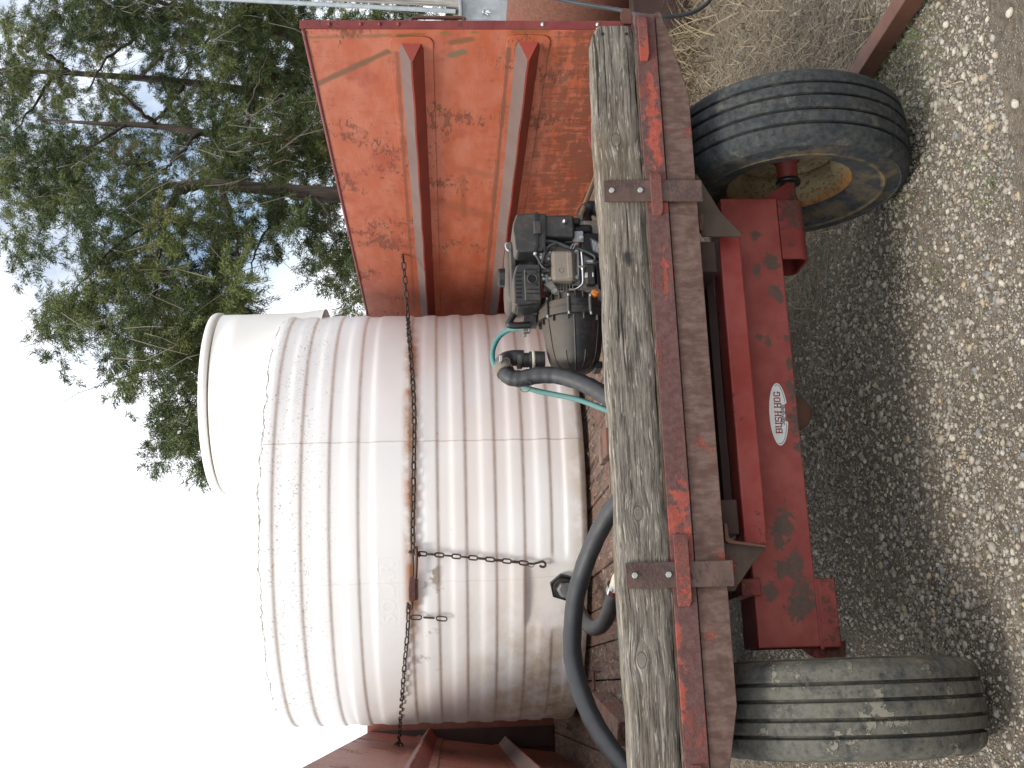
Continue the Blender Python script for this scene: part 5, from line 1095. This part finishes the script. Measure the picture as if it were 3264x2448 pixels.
# ------------------------------------------------------------------ cedar trees beyond the wagon
def leaf_mat():
    n = NT('cedar_foliage'); t = n.attr('tone').outputs['Fac']; c = n.mix(n.rng(t, 0, .75), (.030, .052, .020), (.135, .165, .055)); c = n.mix(n.rng(t, .75, .95), c, (.17, .15, .06))
    m = n.fin(c, .7, spec=.25); return m
M['leaf'] = leaf_mat()
def bark():
    n = NT('cedar_bark'); g = n.noise(1, 5, .7, n.mapv((25, 25, 3))); c = n.mix(n.rng(g, .35, .65), (.032, .024, .019), (.10, .078, .062)); return n.fin(c, .95, 0, n.bump(g, .02))
M['bark'] = bark(); M['twig'] = flat('bare_twig', (.25, .22, .18), .9, 0, .5, 10, 0)
S_ = 3264/2212
def foliage(parent, blobs, Yc, base_n, seed, dens=1.0):
    """sprays of small slivers through clumps placed round the limbs"""
    r = np.random.default_rng(seed); Vs = []; Ts = []
    pts = []
    for cx, cy, rx, ry, k in blobs:
        nc = max(3, int(rx*ry/430*k)); 
        for _ in range(nc):
            a = r.uniform(0, 6.28); q = r.uniform(0, 1)**.6; px, py = (cx+rx*q*math.cos(a))*S_, (cy+ry*q*math.sin(a))*S_
            p = P(px, py, Y=Yc+r.uniform(-.95, .95)); cr = r.uniform(.13, .30); ns = int(r.uniform(13, 30)*dens); tone = r.beta(1.5, 2.2)
            for _ in range(ns):
                d = r.normal(0, 1, 3); d /= np.linalg.norm(d); rad = cr*r.uniform(.1, 1); pts.append((p.x+d[0]*rad*1.15, p.y+d[1]*rad, p.z+d[2]*rad*.7, d[0], d[1], d[2]*.5-.30, tone))
    pts = np.array(pts); n = len(pts); m = 84
    D = pts[:, 3:6]+r.normal(0, .35, (n, 3)); D /= np.linalg.norm(D, axis=1)[:, None]; ln = r.uniform(.07, .17, n)
    t = r.uniform(0, 1, (n, m)); Bp = pts[:, None, :3]+D[:, None]*(t*ln[:, None])[..., None]+r.normal(0, .012, (n, m, 3))
    E_ = D[:, None]*.8+r.normal(0, .55, (n, m, 3)); E_ /= np.linalg.norm(E_, axis=2)[..., None]; sl_ = r.uniform(.022, .055, (n, m)); wd = r.uniform(.0028, .0065, (n, m))
    Sd = np.cross(E_, r.normal(0, 1, (n, m, 3))); Sd /= np.linalg.norm(Sd, axis=2)[..., None]
    A_ = Bp-Sd*wd[..., None]*.5; B_ = Bp+E_*(sl_*.55)[..., None]+Sd*wd[..., None]; Cc = Bp+E_*sl_[..., None]; D_ = Bp+E_*(sl_*.5)[..., None]-Sd*wd[..., None]*.9
    V = np.stack([A_, B_, Cc], 2).reshape(-1, 3); tone = np.clip(np.repeat(pts[:, 6], m)+r.normal(0, .12, n*m), 0, 1)
    loc = np.array(parent.location); o = np_mesh('foliage', V-loc, np.arange(n*m*3).reshape(-1, 3), M['leaf'], parent, {'tone': np.repeat(tone, 3)}); o['kind'] = 'stuff'
    return pts
def tree(label, Yc, trunk, limbs, blobs, seed, tr=.058, dens=1.0):
    r = random.Random(seed); q = [P(x, y, Y=Yc) for x, y in trunk]; low = q[-1]; b0 = Vector((low.x+(low.x-q[0].x)*.15, Yc, G0)); 
    root = thing('cedar_tree', b0, label, 'tree', 'cedars behind the wagon')
    path = smooth_path([b0-Vector((0, 0, .1))]+q[::-1], 6); N = len(path)
    MB().tube(path, tr, 12, rr=[tr*(1-.90*(i/N)**1.4)*(1.5 if i == 0 else 1) for i in range(N)]).build('trunk', M['bark'], root)
    for lm in limbs:
        lp = smooth_path([P(x, y, Y=Yc+d) for x, y, d in lm[1]], 6); K = len(lp)
        lm = (lm[0]*.5, lm[1]); MB().tube([v+Vector((r.uniform(-.015, .015), r.uniform(-.015, .015), r.uniform(-.015, .015))) for v in lp], lm[0], 7, rr=[lm[0]*(1-.8*i/K) for i in range(K)]).build('limb', M['bark'], root)
    pts = foliage(root, blobs, Yc, 1, seed, dens)
    # bare twigs among the sprays
    tw = MB(); idx = np.random.default_rng(seed).choice(len(pts), 130)
    for i in idx:
        p = Vector(pts[i][:3])+Vector((0, -.1, 0)); d = Vector((r.uniform(-.6, .6), r.uniform(-.6, .1), -1 if r.random() < .7 else .6)).normalized(); L_ = r.uniform(.15, .6); mid = p+d*L_*.5+Vector((r.uniform(-.05, .05), 0, 0))
        tw.tube([p, mid, p+d*L_+Vector((r.uniform(-.08, .08), 0, 0))], .0035, 3, False, rr=[.0042, .003, .0015], smooth=False)
        if r.random() < .6: tw.tube([mid, mid+Vector((r.uniform(-.15, .15), -.03, r.uniform(-.15, .02)))], .002, 3, False, smooth=False)
    o = tw.build('bare_twigs', M['twig'], root); o['kind'] = 'stuff'
    return root
tree('rightmost cedar, rising just left of the utility pole', 10.2, [(360, -70), (531, 15), (790, 88), (1060, 130)], [(.05, [(540, 20, 0), (430, 120, -.3), (330, 200, -.4), (280, 300, -.5)]), (.035, [(700, 60, 0), (640, 160, -.4), (560, 260, -.5)])],
     [(60, 55, 70, 55, 1), (190, 60, 80, 60, .9), (330, 55, 90, 60, 1.25), (470, 55, 90, 55, 1.3), (590, 60, 80, 55, 1.35), (660, 95, 45, 60, 1.3), (740, 60, 90, 30, 1.2), (880, 42, 90, 22, 1.4), (960, 38, 50, 20, 1.4), (480, 120, 110, 50, .9), (330, 120, 60, 35, .5), (700, 20, 100, 20, .8), (560, 10, 160, 25, 1.0), (250, -20, 200, 60, .8)], 3)
tree('cedar with the straight trunk second from the pole', 10.9, [(-60, 222), (60, 226), (270, 236), (590, 262), (860, 300), (1000, 330)], [(.05, [(230, 236, 0), (150, 170, -.3), (60, 110, -.4)]), (.045, [(440, 250, 0), (540, 150, -.3), (610, 90, -.4)]), (.04, [(180, 235, 0), (110, 330, -.3), (40, 420, -.5)]), (.045, [(590, 262, 0), (500, 380, -.3), (390, 395, -.5), (350, 360, -.6)]), (.03, [(620, 265, 0), (700, 320, -.4), (780, 410, -.5)])],
     [(70, 180, 85, 70, .75), (215, 190, 70, 60, .55), (330, 190, 60, 45, .45), (420, 205, 70, 60, .9), (530, 190, 80, 70, 1.2), (640, 190, 45, 80, 1.3), (600, 250, 60, 50, 1.1), (120, 300, 70, 40, .8), (40, 290, 60, 60, .6), (240, 270, 80, 45, .55), (360, 270, 60, 40, .5), (0, 200, 60, 120, .6)], 5)
tree('cedar with the dark bare trunk in the middle of the group', 9.6, [(120, 380), (315, 394), (500, 402), (700, 430), (1000, 455), (1120, 462)], [(.045, [(640, 420, 0), (560, 500, -.4), (520, 560, -.5)]), (.05, [(500, 402, 0), (420, 330, -.3), (330, 250, -.5)]), (.04, [(780, 438, 0), (800, 330, -.3), (850, 180, -.5)]), (.03, [(400, 400, 0), (300, 460, -.3), (180, 520, -.4)])],
     [(110, 390, 80, 45, 1.0), (210, 350, 70, 50, .9), (320, 345, 60, 45, .7), (430, 320, 65, 60, 1.0), (530, 320, 60, 70, 1.1), (625, 300, 45, 60, 1.3), (680, 330, 30, 80, 1.5), (560, 400, 60, 40, 1.0), (660, 430, 55, 50, 1.2), (30, 400, 60, 50, .7), (40, 490, 45, 35, .7), (150, 430, 70, 35, .9), (300, 420, 60, 35, 1.0), (700, 250, 30, 80, 1.1), (480, 400, 60, 40, .9)], 8)
tree('leftmost cedar, its long limb reaching out over the tank', 8.7, [(430, 620), (560, 590), (700, 590), (900, 607), (1088, 622), (1180, 630)], [(.085, [(640, 585, 0), (560, 620, -.1), (520, 720, -.2), (500, 840, -.2), (490, 960, -.2), (470, 1080, -.2)]), (.05, [(500, 840, -.2), (560, 900, -.2), (620, 1010, -.2), (655, 1120, -.2), (640, 1260, -.2), (560, 1380, -.2)]), (.05, [(700, 592, 0), (740, 700, -.2), (760, 800, -.3), (740, 900, -.3)]), (.035, [(900, 610, 0), (880, 690, -.2), (820, 790, -.3), (800, 890, -.3)]), (.03, [(520, 720, -.2), (400, 760, -.3), (280, 880, -.4), (180, 990, -.4)]), (.03, [(1000, 615, 0), (1050, 700, -.2), (1090, 850, -.2)]), (.02, [(620, 1010, -.2), (590, 905, -.1), (560, 820, -.1)])],
     [(190, 470, 75, 40, .9), (300, 480, 70, 50, 1.0), (390, 490, 60, 55, 1.1), (470, 470, 60, 50, 1.0), (560, 490, 50, 45, 1.0), (650, 480, 45, 40, 1.0), (120, 520, 50, 28, .8), (60, 540, 40, 25, .5), (270, 560, 60, 40, .9), (350, 590, 60, 60, 1.1), (430, 610, 50, 50, .8), (490, 560, 35, 45, 1.0), (520, 610, 28, 42, 1.1), (530, 660, 28, 25, .9), (700, 500, 30, 45, 1.0), (725, 550, 22, 40, 1.1), (740, 600, 20, 45, 1.1), (760, 650, 16, 22, 1.0), (690, 570, 14, 50, .7),
      (240, 640, 70, 50, 1.05), (330, 690, 80, 55, 1.25), (400, 700, 60, 60, 1.2), (300, 750, 60, 45, 1.05), (380, 780, 70, 50, 1.25), (430, 790, 35, 60, 1.1), (150, 680, 40, 20, .9), (115, 670, 24, 12, .8), (200, 680, 50, 26, .9), (130, 745, 18, 16, .8), (270, 810, 30, 25, .7), (380, 860, 55, 35, 1.0), (430, 870, 30, 35, 1.0), (360, 915, 32, 40, .8), (420, 930, 24, 36, .8), (350, 965, 20, 20, .6), (455, 975, 20, 14, .7), (455, 1010, 14, 10, .6), (210, 600, 40, 30, .8), (470, 640, 30, 30, .7), (500, 700, 30, 25, .8), (470, 560, 30, 30, .8)], 12, .085, .78)
sc.cycles.max_bounces = 10; sc.cycles.diffuse_bounces = 6; sc.cycles.transparent_max_bounces = 8
